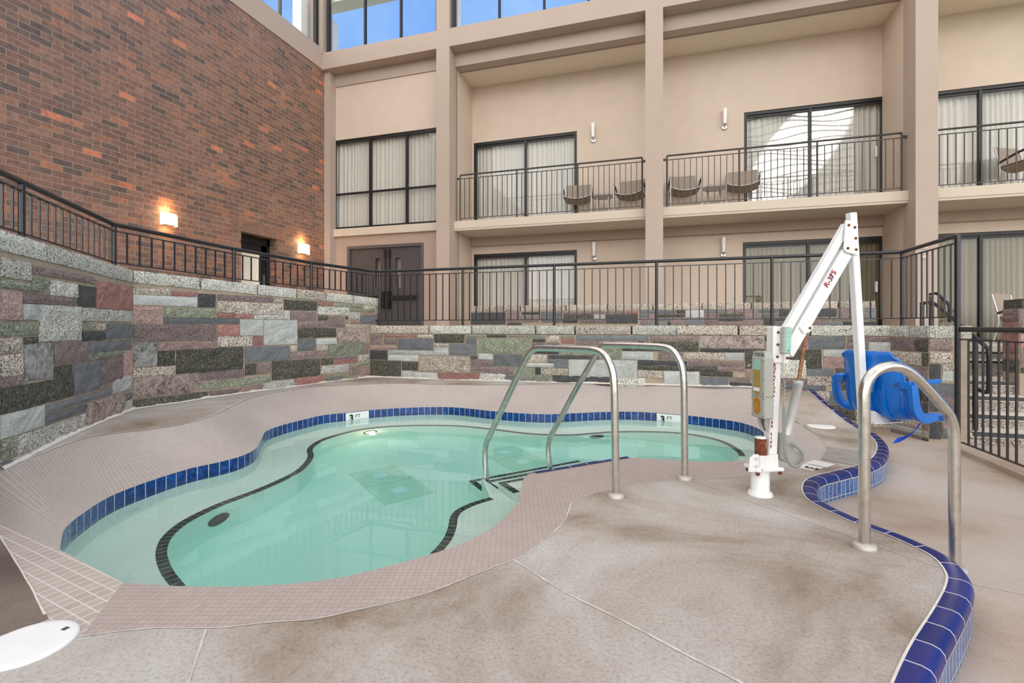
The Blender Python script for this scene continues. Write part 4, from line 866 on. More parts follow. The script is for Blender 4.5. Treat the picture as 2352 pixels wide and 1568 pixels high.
trimstrip(TRR, .05, 'trim_15', 'dark tile edge of the small bench beside the steps', ZBn+.002)
# steps into the pool
def stepbox(mb, e0, e1, n0, n1, z0, z1):
    q = [B0+ee*e0+en*n0, B0+ee*e1+en*n0, B0+ee*e1+en*n1, B0+ee*e0+en*n1]; mb.prism([(p.x, p.y) for p in q], z0, z1)
stz = [(.03, .34, -.28), (.33, .61, -.49), (.60, .89, -.71)]
mb = MB()
for k, (n0, n1, z) in enumerate(stz): stepbox(mb, -.11+.0*k, 1.05, n0, n1, ZFl-.02, z)
struct(mb.build('pool_steps', M['plaster']), 'three underwater steps at the handrails')
for k, (n0, n1, z) in enumerate(stz):
    a_ = B0-ee*.108+en*(n1-.003); b_ = B0+ee*1.05+en*(n1-.003); c_ = B0-ee*.108+en*(n0+.02 if k else n0+.05)
    trimstrip([a_+(b_-a_)*(i/10) for i in range(11)], .045, 'step_trim', 'dark tile nosing of an underwater step', z+.002, side=-1)
    trimstrip([c_+(a_-c_)*(i/4) for i in range(5)], .045, 'step_trim', 'dark tile side edge of an underwater step', z+.003, side=-1)
# cobalt edge at the entry
mb = MB(); vs = []; uv = []; Lb = (B1-B0).length+.02
for i in range(2):
    p = B0+ee*(Lb*i)
    for (o, h) in ((-.035, .004), (.0, .006), (.018, .0), (.022, -.035)): vs.append(p+en*o+Vector((0, 0, h))); uv.append((Lb*i, .1+o))
mb.add(vs, [(j, 4+j, 5+j, 1+j) for j in range(3)], 0, False, uv); struct(mb.build('trim_16', M['bull']), 'cobalt bullnose tiles along the pool entry')
# water
def off(P_, dd):
    out = []; n_ = len(P_)
    for i in range(n_):
        d = P_[(i+1) % n_]-P_[(i-1) % n_]; d.z = 0
        if d.length < 1e-6: out.append(P_[i]); continue
        d.normalize(); out.append(P_[i]+Vector((-d.y, d.x, 0))*dd)
    return out
WLp = off(CL, .012)
mb = MB(); mb.prism([(p.x, p.y) for p in WLp], -.98, ZW); o = mb.build('pool_water', M['water'])
import bmesh
bm = bmesh.new(); bm.from_mesh(o.data); bmesh.ops.recalc_face_normals(bm, faces=bm.faces)
if sum(f.normal.z*f.calc_area() for f in bm.faces if f.calc_center_median().z > -.09) < 0: bmesh.ops.reverse_faces(bm, faces=bm.faces)
bm.to_mesh(o.data); bm.free()
tag(o, 'clear turquoise hot tub water filling the curved pool', 'water', kind='stuff')

# markers on the waterline band
def bandpt(px): return gpl(px, 950, Vector(CL[0]), Vector(CL[1]))
def marker(xa, xb, label):
    ja = min(range(nC), key=lambda i: abs((CL[i]-g(*xa)).length)); A_ = g(*xa); B_ = g(*xb)
    d = (B_-A_); L = d.length; d.normalize(); n_ = Vector((d.y, -d.x, 0))
    c = (A_+B_)/2 + n_*.012 + Vector((0, 0, -.074)); t = thing('depth_marker', label, 'sign', (c.x, c.y, c.z))
    mb = MB(); mb.bar(c-d*L/2, c+d*L/2, .008, .142); mb.build('tile', M['marker'], t)
    za = Vector((0, 0, 1))
    text_mesh('3', .105, M['ink'], frame_mtx(c-d*(L*.5-.07)+n_*.0045+Vector((0, 0, .004)), d, za), 'digit', t, bold=.005)
    text_mesh('FT', .062, M['ink'], frame_mtx(c-d*(L*.5-.15)+n_*.0045+Vector((0, 0, .022)), d, za), 'letters', t)
marker((793, 948), (846, 942), 'white FT depth marker tile on the waterline at the far left of the pool')
marker((1509, 948), (1581, 954), 'white FT depth marker tile on the waterline, behind the far handrail post')
t = thing('deck_depth_marker', 'pair of white depth marker tiles lying on the deck beside the lift', 'sign', g(1868, 1069))
for q, nm in (([(1870,1057),(1917,1067),(1898,1073),(1850,1063)], 'tile'), ([(1845,1065),(1891,1074),(1867,1080),(1833,1073)], 'tile')):
    mb = MB(); mb.prism([(g(*p).x, g(*p).y) for p in q], 0, .004); mb.build(nm, M['marker'], t)
pp = g(1862, 1074, .0045); dx = (g(1891, 1074)-g(1845, 1065)).normalized()
text_mesh('3', .12, M['ink'], frame_mtx(pp, dx.cross(Vector((0, 0, 1)))*-1, dx*-1) if 0 else frame_mtx(pp, Vector((dx.y, -dx.x, 0)), dx), 'digit', t, bold=.004)

# fittings under water
def ringfit(name, c, nrm, r, label, cat, mat='doorframe'):
    mb = MB(); mb.lathe(c, [(r, 0), (r, .008), (r*.72, .012), (r*.66, .004), (.001, .004)], 24, ax=nrm); o = mb.build(name, M[mat], origin=c); tag(o, label, cat); return o
def wallfit(px, py, z):
    c = gw(px, py, z); j = min(range(len(TL)), key=lambda i: (Vector((TL[i].x, TL[i].y, 0))-Vector((c.x, c.y, 0))).length)
    d = TL[min(j+1, len(TL)-1)]-TL[max(j-1, 0)]; d.z = 0; d.normalize(); n_ = Vector((d.y, -d.x, 0)); p = Vector((TL[j].x, TL[j].y, z)); return p+n_*.004, n_
c, n_ = wallfit(523, 1200, -.66); ringfit('suction_fitting', c, n_, .085, 'dark round suction fitting on the pool wall near the left front bench', 'pool fitting')
c, n_ = wallfit(1384, 1005, -.56); ringfit('suction_fitting', c, n_, .085, 'dark round suction fitting on the far pool wall between the handrails', 'pool fitting')
c, n_ = wallfit(863, 996, -.60); t = ringfit('pool_light', c, n_, .085, 'warm glowing round pool light on the far left underwater wall', 'pool light', 'doorframe')
mb = MB(); mb.lathe(c+n_*.006, [(.06, 0), (.055, .008), (.001, .012)], 20, ax=n_); mb.build('lens', M['glow2'], t)
ld = bpy.data.lights.new('pool_lamp', 'POINT'); ld.energy = .7; ld.color = (1, .66, .36); ld.shadow_soft_size = .04
lo = bpy.data.objects.new('pool_lamp', ld); COL.objects.link(lo); lo.parent = t; lo.location = n_*.09
for (x, y, l) in ((300, 1171, 'small white return jet on the left pool wall under the tile band'), (612, 1050, 'small white return jet in the pool wall at the inward bulge'), (1000, 952, 'small white return jet at the back of the pool, left of the handrails'), (1320, 962, 'small white return jet at the back of the pool, right of the handrails')):
    p = gw(x, y, -.30); j = min(range(nC), key=lambda i: (Vector((CL[i].x, CL[i].y, 0))-Vector((p.x, p.y, 0))).length)
    d = CL[(j+1) % nC]-CL[(j-1) % nC]; d.z = 0; d.normalize(); n_ = Vector((d.y, -d.x, 0)); ringfit('return_jet', Vector((CL[j].x, CL[j].y, -.31))+n_*.004, n_, .032, l, 'pool fitting', 'marker')
def drain(pts, label):
    Q = [gw(x, y, ZFl) for x, y in pts]; c = sum(Q, Vector())/4; ux = ((Q[3]-Q[0])+(Q[2]-Q[1])).normalized(); uy = Vector((-ux.y, ux.x, 0)); L = ((Q[3]-Q[0]).length+(Q[2]-Q[1]).length)/2; Wd = ((Q[1]-Q[0]).length+(Q[2]-Q[3]).length)/2
    t = thing('main_drain', label, 'pool drain', (c.x, c.y, ZFl)); Mx = Matrix((ux, uy, Vector((0, 0, 1)))).transposed()
    for s_ in (-1, 1):
        cc = c+ux*s_*L*.25; cc.z = ZFl
        mb = MB(); mb.box(cc+Vector((0, 0, .006)), (L*.49, Wd, .012), 0, Mx)
        for k in range(11): mb.box(cc+uy*(Wd*(-.45+.09*k))+Vector((0, 0, .014)), (L*.46, .007, .006), 1, Mx)
        gtt = mb.build('grate', [M['gratec'], M['plastile']], t)
        mb = MB(); mb.box(cc+Vector((0, 0, .019)), (.12, .12, .004), 0, Mx); mb.build('label_plate', M['platew'], gtt)
drain([(803,1088),(903,1068),(1000,1133),(880,1160)], 'rectangular main drain cover with two pale squares on the pool floor, left one')
drain([(1095,1037),(1180,1023),(1262,1062),(1185,1084)], 'rectangular main drain cover with two pale squares, between the handrails')

# ================================================================== STEPS AT THE RIGHT
sy = [(6.22, -.04), (6.57, .088), (6.91, .247), (7.26, .387), (8.08, .586), (8.45, .69)]
mb = MB(); 
for k, (y_, z_) in enumerate(sy):
    y2 = sy[k+1][0]+.03 if k < 5 else 8.75
    mb.bx(2.96, xs_+.0 if k < 3 else xs_+.6, y_, y2, -.3, z_-.045, 0); mb.bx(2.96, xs_+.0 if k < 3 else xs_+.6, y_-.02, y2, z_-.045, z_, 1)
st = struct(mb.build('stairs', [G['T'], M['terrace']]), 'stone steps up to the terrace at the right')
for k, (y_, z_) in enumerate(sy):
    mb = MB(); mb.bx(2.98, xs_-.01 if k < 3 else xs_+.55, y_-.03, y_+.03, z_-.03, z_+.004); mb.build('stair_nosing', M['tread'], st)
mb = MB(); mb.bx(2.96, XR, 8.7, 9.0, ZD-.3, ZD); struct(mb.build('floor_terrace_edge', M['terrace']))
mb = MB(); mb.bx(2.655, 2.84, 1.0, 5.80, ZL-.05, ZL+.045); struct(mb.build('trim_17', M['deck2']), 'low concrete curb under the black fence')

# ================================================================== RAILINGS
def railing(name, label, cat, posts, mat, rt=.021, rp=.019, sub=.09, subb=.085, sp=.108, noposts=(), group=None, extend=0, bot=None, cap=True):
    c0 = posts[0][0]; t = thing(name, label, cat, (c0[0], c0[1], posts[0][1]), group)
    top = [Vector((p[0], p[1], zt-rt)) for p, zb, zt in posts]; mb = MB()
    mb.tube(top, rt, 12); mb.build('top_rail', M[mat], t)
    for i, (p, zb, zt) in enumerate(posts):
        if i in noposts: continue
        mb = MB(); mb.tube([(p[0], p[1], zb), (p[0], p[1], zt-rt)], rp, 10); mb.build('post', M[mat], t)
    for which in (0, 1):
        mb = MB()
        for (p, zb, zt), (q, yb, yt) in zip(posts, posts[1:]):
            a_ = Vector((p[0], p[1], (zt-sub) if which else ((bot if bot is not None else zb)+subb))); b_ = Vector((q[0], q[1], (yt-sub) if which else ((bot if bot is not None else yb)+subb)))
            mb.bar(a_, b_, .024, .011)
        mb.build('sub_rail', M[mat], t)
    for (p, zb, zt), (q, yb, yt) in zip(posts, posts[1:]):
        L = math.hypot(q[0]-p[0], q[1]-p[1]); n = max(1, round(L/sp))
        for k in range(1, n):
            u = k/n; x, y = p[0]+(q[0]-p[0])*u, p[1]+(q[1]-p[1])*u
            z0 = (bot if bot is not None else zb+(yb-zb)*u)+subb; z1 = zt+(yt-zt)*u-sub
            mb = MB(); ang = math.atan2(q[1]-p[1], q[0]-p[0]); Mx = Matrix.Rotation(ang, 3, 'Z'); mb.box((x, y, (z0+z1)/2), (.0135, .0135, z1-z0), 0, Mx); mb.build('baluster', M[mat], t)
    return t
n01 = Vector((d01.y, -d01.x)); n12 = Vector((d12.y, -d12.x))
def wp(px, py, A, B, nn_, zc):
    a_, b_ = A-nn_*.14, B-nn_*.14; p = gpl(px, py, a_, b_); return ((p.x, p.y), zc, p.z+.02)
pc = gpl(262, 515, W1-n12*.14, W2-n12*.14)
posts = [((W0-n01*.14-d01*1.5)[:], 1.65, 2.09), wp(50, 417, W0, W1, n01, 1.63), ((pc.x, pc.y), 1.60, pc.z+.01)]
p1 = wp(262, 515, W0, W1, n01, 1.605)
posts = [((W0-n01*.14-d01*1.5)[:2], 1.65, p1[2]+.02), wp(50, 417, W0, W1, n01, 1.63), p1]
for px, py, zc in ((537, 571, 1.55), (715, 603, 1.52), (843, 621, 1.495)): posts.append(wp(px, py, W1, W2, n12, zc))
railing('wall_railing', 'charcoal metal railing on top of the long left stone walls', 'railing', posts, 'rail', rt=.022, rp=.021, sub=.085, subb=.07)
cpost = posts[-1]
bp_ = [gY(x, y, YW+.12) for x, y in ((872,620),(1063,614),(1273,605),(1508,597),(1773,588),(2072,577))]
zt = 1.925; posts = [cpost] + [((p.x, p.y), CH-.0, zt) for p in bp_]
posts[0] = (cpost[0], 1.50, cpost[2])
railing('wall_railing', 'long straight charcoal railing on the stone wall behind the pool', 'railing', posts, 'rail', rt=.021, rp=.02, noposts=(0,), bot=CH-.0, sp=.107)
GP = Vector((2.66, 5.78)); lp = posts[-1]
t = railing('wall_railing', 'short charcoal railing section angled between back wall and tall gate post', 'railing', [lp, ((GP.x, GP.y), ZL, 1.935)], 'rail', rt=.021, rp=.024, noposts=(0,), bot=CH, sp=.1)
fp = [((GP.x+.02, GP.y-.03), ZL+.05, 1.04)] + [((2.70, y_), ZL+.05, 1.04) for y_ in (3.6, 1.3)]
railing('pool_fence', 'black picket fence with round top rail at the right edge of the photo', 'fence', fp, 'rail', rt=.024, rp=.018, sub=.12, subb=.06, sp=.105, noposts=(0,), bot=ZL+.045)
yb_ = Y2-.05
def balc(xs, zt, l):
    t = railing('balcony_railing', l, 'railing', [((x, yb_), 3.38, zt) for x in xs], 'balrail', rt=.017, rp=.017, sub=.1, subb=.06, sp=.112, group=None); return t
t = balc([gx(v, yb_) for v in (1057, 1187, 1327, 1475)], 4.425, 'bronze railing of the balcony left of the middle column')
for x, s_ in ((gx(1057, yb_), -1), (gx(1475, yb_), 1)): mb = MB(); mb.box((x+s_*.035, yb_, 4.33), (.07, .03, .045)); mb.build('bracket', M['balrail'], t)
t = balc([gx(v, yb_) for v in (1532, 1698, 1877, 2071)], 4.41, 'bronze railing of the balcony right of the middle column')
for x, s_ in ((gx(1532, yb_), -1), (gx(2071, yb_), 1)): mb = MB(); mb.box((x+s_*.035, yb_, 4.32), (.07, .03, .045)); mb.build('bracket', M['balrail'], t)
balc([XC1+.03, XC1+1.65, XC1+3.2], 4.40, 'bronze railing of the balcony at the far right edge')
# stair handrails
def handrail(px, X, posts_, label, r=.02):
    P_ = [gX(x, y, X) for x, y in px]; t = thing('stair_handrail', label, 'handrail', P_[0]); mb = MB(); mb.tube(catmull(P_, 3), r, 10); mb.build('top_rail', M['rail'], t)
    for (x, y, zb) in posts_: p = gX(x, y, X); mb = MB(); mb.bx(p.x-.018, p.x+.018, p.y-.018, p.y+.018, zb, p.z); mb.build('post', M['rail'], t)
handrail([(2116,697),(2132,695),(2146,697),(2180,725),(2225,762),(2262,794),(2270,806),(2271,850),(2270,895),(2262,900),(2243,893)], 3.08, [(2118,700,ZD-.3),(2140,696,ZD-.3),(2240,775,ZL)], 'black handrail at the left side of the stone steps')
handrail([(2136,676),(2152,674),(2166,688),(2180,702),(2181,740)], 3.7, [(2138,680,.6)], 'short black handrail higher up at the top of the stone steps')

# ================================================================== STEEL GRAB RAILS
def grab(name, label, A_, B_, px, feet, r=.0235):
    Pn = [gpl(x, y, A_, B_) for x, y in px]; Pn = [Vector((A_.x, A_.y, A_.z))]+Pn+[Vector((B_.x, B_.y, B_.z))]
    t = thing(name, label, 'handrail', A_)
    body_ = []
    for i in range(len(Pn)-1):
        if i == 0 or i == len(Pn)-2:
            body_ += [Pn[i].lerp(Pn[i+1], k/6) for k in range(6)]
        else:
            a_, b_, c_, d_ = Pn[i-1] if i > 1 else Pn[i], Pn[i], Pn[i+1], Pn[i+2] if i < len(Pn)-3 else Pn[i+1]
            for k in range(4):
                u = k/4; body_.append(.5*((2*b_)+(c_-a_)*u+(2*a_-5*b_+4*c_-d_)*u*u+(3*b_-a_-3*c_+d_)*u**3))
    body_.append(Pn[-1]); mb = MB(); mb.tube(body_, r, 24); mb.build('tube', M['steel'], t)
    for f in feet:
        mb = MB(); mb.lathe(f, [(.05, 0), (.051, .012), (.044, .022), (.027, .025), (.024, .026)], 28); mb.build('flange', M['steelcap'], t)
A_, B_ = g(1986, 1258), g(2193, 1310, ZL)
grab('grab_rail', 'large arched steel grab rail in the right foreground, one foot beyond the blue kerb', A_, B_, [(1985,905),(1990,880),(2005,858),(2027,845),(2052,841),(2076,847),(2100,863),(2130,893),(2160,927),(2179,952),(2189,980),(2192,1012)], [A_, B_], r=.0245)
A_, B_ = g(1415, 1141), gw(1117, 1103, -.49)
grab('grab_rail', 'steel handrail nearest the viewer of the pair reaching into the pool', A_, B_, [(1411,900),(1408,860),(1400,833),(1387,814),(1366,804),(1320,801),(1240,799),(1225,803),(1214,815),(1203,835),(1160,925),(1126,998),(1117,1018),(1114,1036)], [A_])
A_, B_ = g(1573, 1100), gw(1263, 1075, -.49)
grab('grab_rail', 'steel handrail further away of the pair reaching into the pool', A_, B_, [(1571,890),(1568,850),(1560,825),(1546,806),(1526,797),(1480,794),(1398,792),(1384,795),(1373,807),(1363,825),(1320,900),(1277,980),(1264,1003),(1259,1024)], [A_])

# ================================================================== POOL LIFT
LO = g(1746, 1135); ex = (FW*.152+RT*.986).normalized(); ey = (FW*.986-RT*.152).normalized(); ez = Vector((0, 0, 1))
def LP(x, y, yl=0.0):
    v = ray(x, y); o = LO+ey*yl; return CP+v*((o-CP).dot(ey)/v.dot(ey))
ML = Matrix((ex, ey, ez)).transposed()
lift = thing('pool_lift', 'white pool lift with blue seat hanging from its arm beside the pool', 'pool lift', LO)
def plate(px, y0, y1, name, mat, par=None, bev=0):
    A0 = [LP(x, y, (y0+y1)/2) for x, y in px]; h = ey*(y1-y0)/2; n = len(px); mb = MB()
    mb.add([p-h for p in A0]+[p+h for p in A0], [tuple(range(n)), tuple(range(2*n-1, n-1, -1))]+[(i, n+i, n+(i+1) % n, (i+1) % n) for i in range(n)]); return mb.build(name, mat, par or lift)
zb = lambda h: LO+Vector((0, 0, h))
mb = MB(); mb.lathe(LO, [(.074, 0), (.074, .008), (.068, .014), (.068, .02), (.056, .022), (.054, .024), (.054, .155)], 32); mb.build('base_post', M['white'], lift)
pc = LP(1754, 1082); mb = MB(); mb.box((pc.x, pc.y, .168), (.185, .135, .022), 0, ML, bev=.004); bpl = mb.build('base_plate', M['white'], lift)
for sx in (-1, 1):
    for sy in (-1, 1):
        mb = MB(); q = Vector((pc.x, pc.y, .135))+ex*sx*.075+ey*sy*.05; mb.lathe(q, [(.011, 0), (.011, .022)], 6, smooth=False); mb.build('bolt', M['rust'], bpl)
# mast
mt_, mb_ = LP(1782, 752), LP(1767, 1078)
mb = MB(); mb.bar(mb_, mt_, .060, .060, up=ey*-1, bev=.006); mast = mb.build('mast', M['white'], lift)
mb = MB(); mb.bar(LP(1779, 834), LP(1782, 750), .074, .070, up=ey*-1, bev=.004); mb.build('head_sleeve', M['white'], lift)
plate([(1775,750),(1811,752),(1812,828),(1804,834),(1774,831)], -.045, -.037, 'head_plate', M['white']); plate([(1775,750),(1811,752),(1812,828),(1804,834),(1774,831)], .037, .045, 'head_plate', M['white'])
plate([(1757,1052),(1764,1045),(1786,1043),(1787,1078),(1754,1082)], -.048, -.040, 'gusset', M['white']); plate([(1722,1052),(1732,1043),(1742,1043),(1742,1083),(1719,1083)], -.055, -.047, 'gusset', M['white'])
plate([(1757,1052),(1764,1045),(1786,1043),(1787,1078),(1754,1082)], .036, .044, 'gusset', M['white'])
for y_, ch in list(zip([838+8.75*k for k in range(10)], 'ROTATIONAL'))+list(zip([934+9.0*k for k in range(6)], 'SERIES'))+list(zip([996, 1006, 1016, 1026], 'LIFT')):
    u = (y_-752)/(1078-752); c = LP(1782+(1767-1782)*u+1.2, y_, -.0305); ax = (mt_-mb_).normalized()
    text_mesh(ch, .0235, M['red'], frame_mtx(c-ey*.0008, ex, ax), 'lettering', mast, bold=.0012)
# arms
mb = MB(); mb.bar(LP(1805, 813), LP(1941, 580), .082, .052, up=ey*-1, bev=.007); armB = mb.build('lower_arm', M['white'], lift)
mb = MB(); mb.bar(LP(1805, 757), LP(1944, 517), .052, .048, up=ey*-1, bev=.007); mb.build('upper_arm', M['white'], lift)
dirB = (LP(1941, 580)-LP(1805, 813)).normalized()
text_mesh('R-375', .05, M['red'], frame_mtx(LP(1907, 640, -.0268)-ey*.001, dirB, Vector((0, 0, 1))), 'lettering', armB, bold=.001)
text_mesh('7', .036, M['bluetext'], frame_mtx(LP(1910, 636, -.0268)-ey*.0025, dirB, Vector((0, 0, 1))), 'lettering', armB, bold=.0)
hp = [(1941,506),(1964,507),(1969,513),(1971,586),(1944,579),(1938,572)]
plate(hp, -.044, -.036, 'top_plate', M['white']); plate(hp, .036, .044, 'top_plate', M['white'])
plate([(1836,752),(1852,738),(1862,744),(1866,754),(1858,763),(1846,765)], -.038, -.03, 'actuator_lug', M['white']); plate([(1836,752),(1852,738),(1862,744),(1866,754),(1858,763),(1846,765)], .03, .038, 'actuator_lug', M['white'])
mb = MB(); mb.bar(LP(1955, 489), LP(1985, 990), .048, .048, up=ey*-1, bev=.005); hang = mb.build('hanger_post', M['white'], lift)
for (x, y, yl) in ((1787,763,-.045),(1786,791,-.045),(1785,819,-.045),(1809,822,-.05),(1949,517,-.044),(1963,522,-.044),(1965,547,-.044),(1947,570,-.044),(1966,573,-.044),(1860,753,-.038)):
    mb = MB(); mb.lathe(LP(x, y, yl)+ey*.002, [(.0085, 0), (.0085, .008), (.005, .011)], 6, ax=-ey, smooth=False); mb.build('bolt', M['rust'], lift)
# motor
a_ = LP(1747, 1043, -.02); mb = MB(); mb.lathe(Vector((a_.x, a_.y, .17)), [(.032, 0), (.032, a_.z-.17)], 22); mb.build('motor_mount', M['white'], lift)
mb = MB(); mb.lathe(a_, [(.033, 0), (.034, .004), (.034, .098), (.030, .103)], 22); mo = mb.build('motor', M['rust'], lift)
mb = MB(); mb.lathe(a_+ez*.101, [(.034, 0), (.034, .007), (.001, .010)], 22); mb.build('motor_cap', M['white'], mo)
q = LP(1757, 1022, -.05); mb = MB(); mb.box(q+ex*.001, (.012, .004, .04), 0, ML); mb.build('label', M['mustard'], mo)
for (x, y) in ((1737, 1052), (1737, 1070), (1749, 1078)): mb = MB(); mb.lathe(LP(x, y, -.058), [(.008, 0), (.008, .012)], 8, ax=-ey); mb.build('bolt', M['alu'], lift)
# actuator
mb = MB(); mb.tube([LP(1853, 758), LP(1834, 876)], .0115, 14); mb.build('actuator_rod', M['rustrod'], lift)
mb = MB(); mb.tube([LP(1834, 874), LP(1833.2, 883), LP(1833, 884), LP(1806, 1003)], [.030, .030, .0265, .0265], 20); mb.build('actuator_cylinder', M['alu'], lift)
plate([(1786,992),(1817,1000),(1816,1030),(1834,1040),(1840,1050),(1838,1058),(1828,1064),(1800,1060),(1785,1050)], -.03, .03, 'actuator_gearbox', M['plasgrey'])
# battery control box (face turned to the left)
nL = -ex; bw_, bh_, bd_ = .128, .375, .066
bc = LP(1745, 890, -.035) ; bc = LP(1757, 890, -.066)
Mb = Matrix((ey*-1, ex*-1, ez)).transposed(); Mb = Matrix((-ey, ex, ez)).transposed()
bc = LP(1757, 892, -.11)+ex*0.0+ey*.064+ex*.030
box_ = MB(); box_.box(bc-ez*.0, (bd_, bw_, bh_), 0, ML, bev=.008); bx_o = box_.build('control_box', M['plasgrey'], lift)
def lface(yy, zz, o=.0): return bc-ex*(bd_/2+o)+ey*yy+ez*zz
def stadium(cy_, z0, z1, w, mat, name, o, par, flat_top=False, flat_bot=False):
    r = w/2; pts = []
    if flat_bot: pts += [(-r, z0), (r, z0)]
    else: pts += [(r*math.cos(a), z0+r+r*math.sin(a)) for a in [PI+PI*k/10 for k in range(11)]]
    if flat_top: pts += [(r, z1), (-r, z1)]
    else: pts += [(r*math.cos(a), z1-r+r*math.sin(a)) for a in [PI*k/10 for k in range(11)]]
    n = len(pts); v0 = [lface(cy_+p, q, o) for p, q in pts]; v1 = [lface(cy_+p, q, -.001) for p, q in pts]; mb = MB()
    mb.add(v0+v1, [tuple(range(n))]+[(i, (i+1) % n, n+(i+1) % n, n+i) for i in range(n)]); return mb.build(name, M[mat], par)
stadium(.006, .03, .175-.0, .066, 'teal', 'indicator_window', .002, bx_o, flat_bot=True); stadium(.006, -.05+.005, .078+.03, .066, 'mustard', 'indicator_window', .003, bx_o, flat_top=True)
stadium(.006, -.165, -.06, .062, 'ochre', 'button_panel', .002, bx_o)
mb = MB(); mb.box(lface(.006, -.012, .0035), (.002, .056, .022), 0, ML); mb.build('label', M['paper'], bx_o)
mb = MB(); mb.box(lface(0, -.052, -.0005), (.002, bw_-.01, .002), 0, ML); mb.box(bc-ey*(bw_/2-.0002)-ez*.052, (bd_-.012, .002, .002), 0, ML); mb.build('seam', M['doorframe'], bx_o)
for yy in (-.054, .054):
    for zz in (.165, .05, -.035, -.066, -.17): mb = MB(); mb.lathe(lface(yy, zz, -.001), [(.003, 0), (.003, .003)], 8, ax=-ex); mb.build('screw', M['ink'], bx_o)
mb = MB(); Hn = [bc+ey*(-.055)+ez*.18, bc+ey*(-.045)+ez*.215, bc+ey*.045+ez*.215, bc+ey*.055+ez*.18]
for a_, b_ in zip(Hn, Hn[1:]): mb.bar(a_, b_, .05, .012, up=ez if abs((b_-a_).z) < .01 else ey)
mb.build('carry_handle', M['plasgrey'], bx_o)
mb = MB(); mb.box(bc-ey*.03+ez*.198, (.02, .012, .03), 0, ML, bev=.003); mb.build('key_tag', M['yellow'], bx_o)
for k in range(3):
    p = bc-ez*bh_/2+ey*(-.03+.03*k); mb = MB(); mb.tube([p+ez*.005, p-ez*.03, p-ez*.055+ex*.006, p-ez*.08+ex*.018], [.010, .009, .006, .005], 10); mb.build('cable_plug', M['doorframe' if k == 1 else 'plasgrey'], bx_o)
# handset and coiled cord
hc = LP(1805, 781, -.068); Mh = ML @ Matrix.Rotation(.05, 3, 'Y'); mb = MB(); mb.box(hc, (.052, .034, .165), 0, Mh, bev=.005); hs = mb.build('handset', M['plasgrey'], lift)
mb = MB(); mb.box(hc-ey*.0175+ex*.004, (.036, .002, .148), 0, Mh); mb.build('keypad', M['teal'], hs)
mb = MB()
for k, (xx, zz) in enumerate(((-.008, .045), (.008, .045), (-.008, .025), (.008, .025), (.012, -.04))): mb.box(hc-ey*.019+ex*(.004+xx)+ez*zz, (.004, .001, .004), 0, Mh)
mb.box(hc-ey*.019+ex*.004-ez*.062, (.009, .001, .009), 0, Mh); mb.build('keys', M['bluetext'], hs)
mb = MB(); mb.tube([LP(1800, 812, -.068), LP(1799, 830, -.065), LP(1801, 850, -.06), LP(1804, 868, -.06)], [.006, .004, .003, .003], 8); mb.build('cord_lead', M['cream2'], lift)
path = catmull([LP(x, y, -.055) for x, y in ((1802,872),(1801,900),(1800,940),(1800,985),(1802,1020),(1806,1048),(1816,1066),(1830,1071),(1842,1062),(1845,1045),(1835,1030),(1819,1018))], 60)
Ap = arclen(path); wire = []; u = ex.copy()
for i, p in enumerate(path[:-1]):
    T = (path[i+1]-p).normalized(); u = (u-T*u.dot(T)).normalized(); w = T.cross(u); s_ = Ap[i]; pitch = .024 if s_ < .16 else .0095; ph = 2*PI*(s_/.024 if s_ < .16 else .16/.024+(s_-.16)/.0095)
    wire.append(p+(u*math.cos(ph)+w*math.sin(ph))*.0085)
def resamp(Pn, st_):
    return Pn
dense = []
for i in range(len(path)-1):
    T = (path[i+1]-path[i]); L = T.length; T.normalize(); u = (u-T*u.dot(T)).normalized(); w = T.cross(u); m_ = max(1, int(L/(.0014 if Ap[i] > .16 else .003)))
    for k in range(m_):
        s_ = Ap[i]+L*k/m_; ph = 2*PI*(s_/.024 if s_ < .16 else .16/.024+(s_-.16)/.0095); dense.append(path[i]+T*(L*k/m_)+(u*math.cos(ph)+w*math.sin(ph))*(.0085 if s_ > .16 else .0055))
mb = MB(); mb.tube(dense, .0032, 5); mb.build('coiled_cord', M['plasgrey'], lift)
# seat
vd = (FW*.825+RT*.565); rd = (FW*-.565+RT*.825); fw_ = (vd*math.cos(.73)+rd*math.sin(.73)).normalized(); wd = Vector((fw_.y, -fw_.x, 0))
so = LP(1986, 960); so.z = .455; so = so+fw_*.06
def SP(w_, f_, z_): return so+wd*w_+fw_*f_+ez*z_
prof = [(-.035, .425), (-.045, .40), (-.030, .30), (-.012, .20), (.0, .12), (.015, .065), (.045, .022), (.10, .004), (.18, .0), (.28, .006), (.34, .004), (.36, -.012)]
pf = [Vector((a_, b_, 0)) for a_, b_ in prof]; pf = catmull(pf, 3); npf = len(pf)
def halfw(i):
    z_ = pf[i].y; f_ = pf[i].x; h = .205
    if z_ > .17: h = .205-(z_-.17)*.09
    if z_ > .39: h -= (z_-.39)*1.0
    if f_ > .3: h -= (f_-.3)*.4
    return h
def seatfn(i, v, o):
    h = halfw(i); p = pf[i]; a_ = pf[max(i-1, 0)]; b_ = pf[min(i+1, npf-1)]; d = (b_-a_).normalized(); n_ = Vector((-d.y, d.x))  # towards the sitter
    curl = .035*max(0, abs(v)-.62)**1.5*4.2 if p.y < .40 else 0
    return SP(v*h, p.x+n_.x*(curl+o), p.y+n_.y*(curl+o))
mb = MB(); NV = 16
for o_, fl in ((-.006, False), (.006, True)):
    vs = [seatfn(i, -1+2*j/NV, o_) for i in range(npf) for j in range(NV+1)]; k = NV+1
    fs = [(i*k+j, i*k+j+1, (i+1)*k+j+1, (i+1)*k+j) for i in range(npf-1) for j in range(NV)]; mb.add(vs, [tuple(reversed(f)) for f in fs] if fl else fs, 0, True)
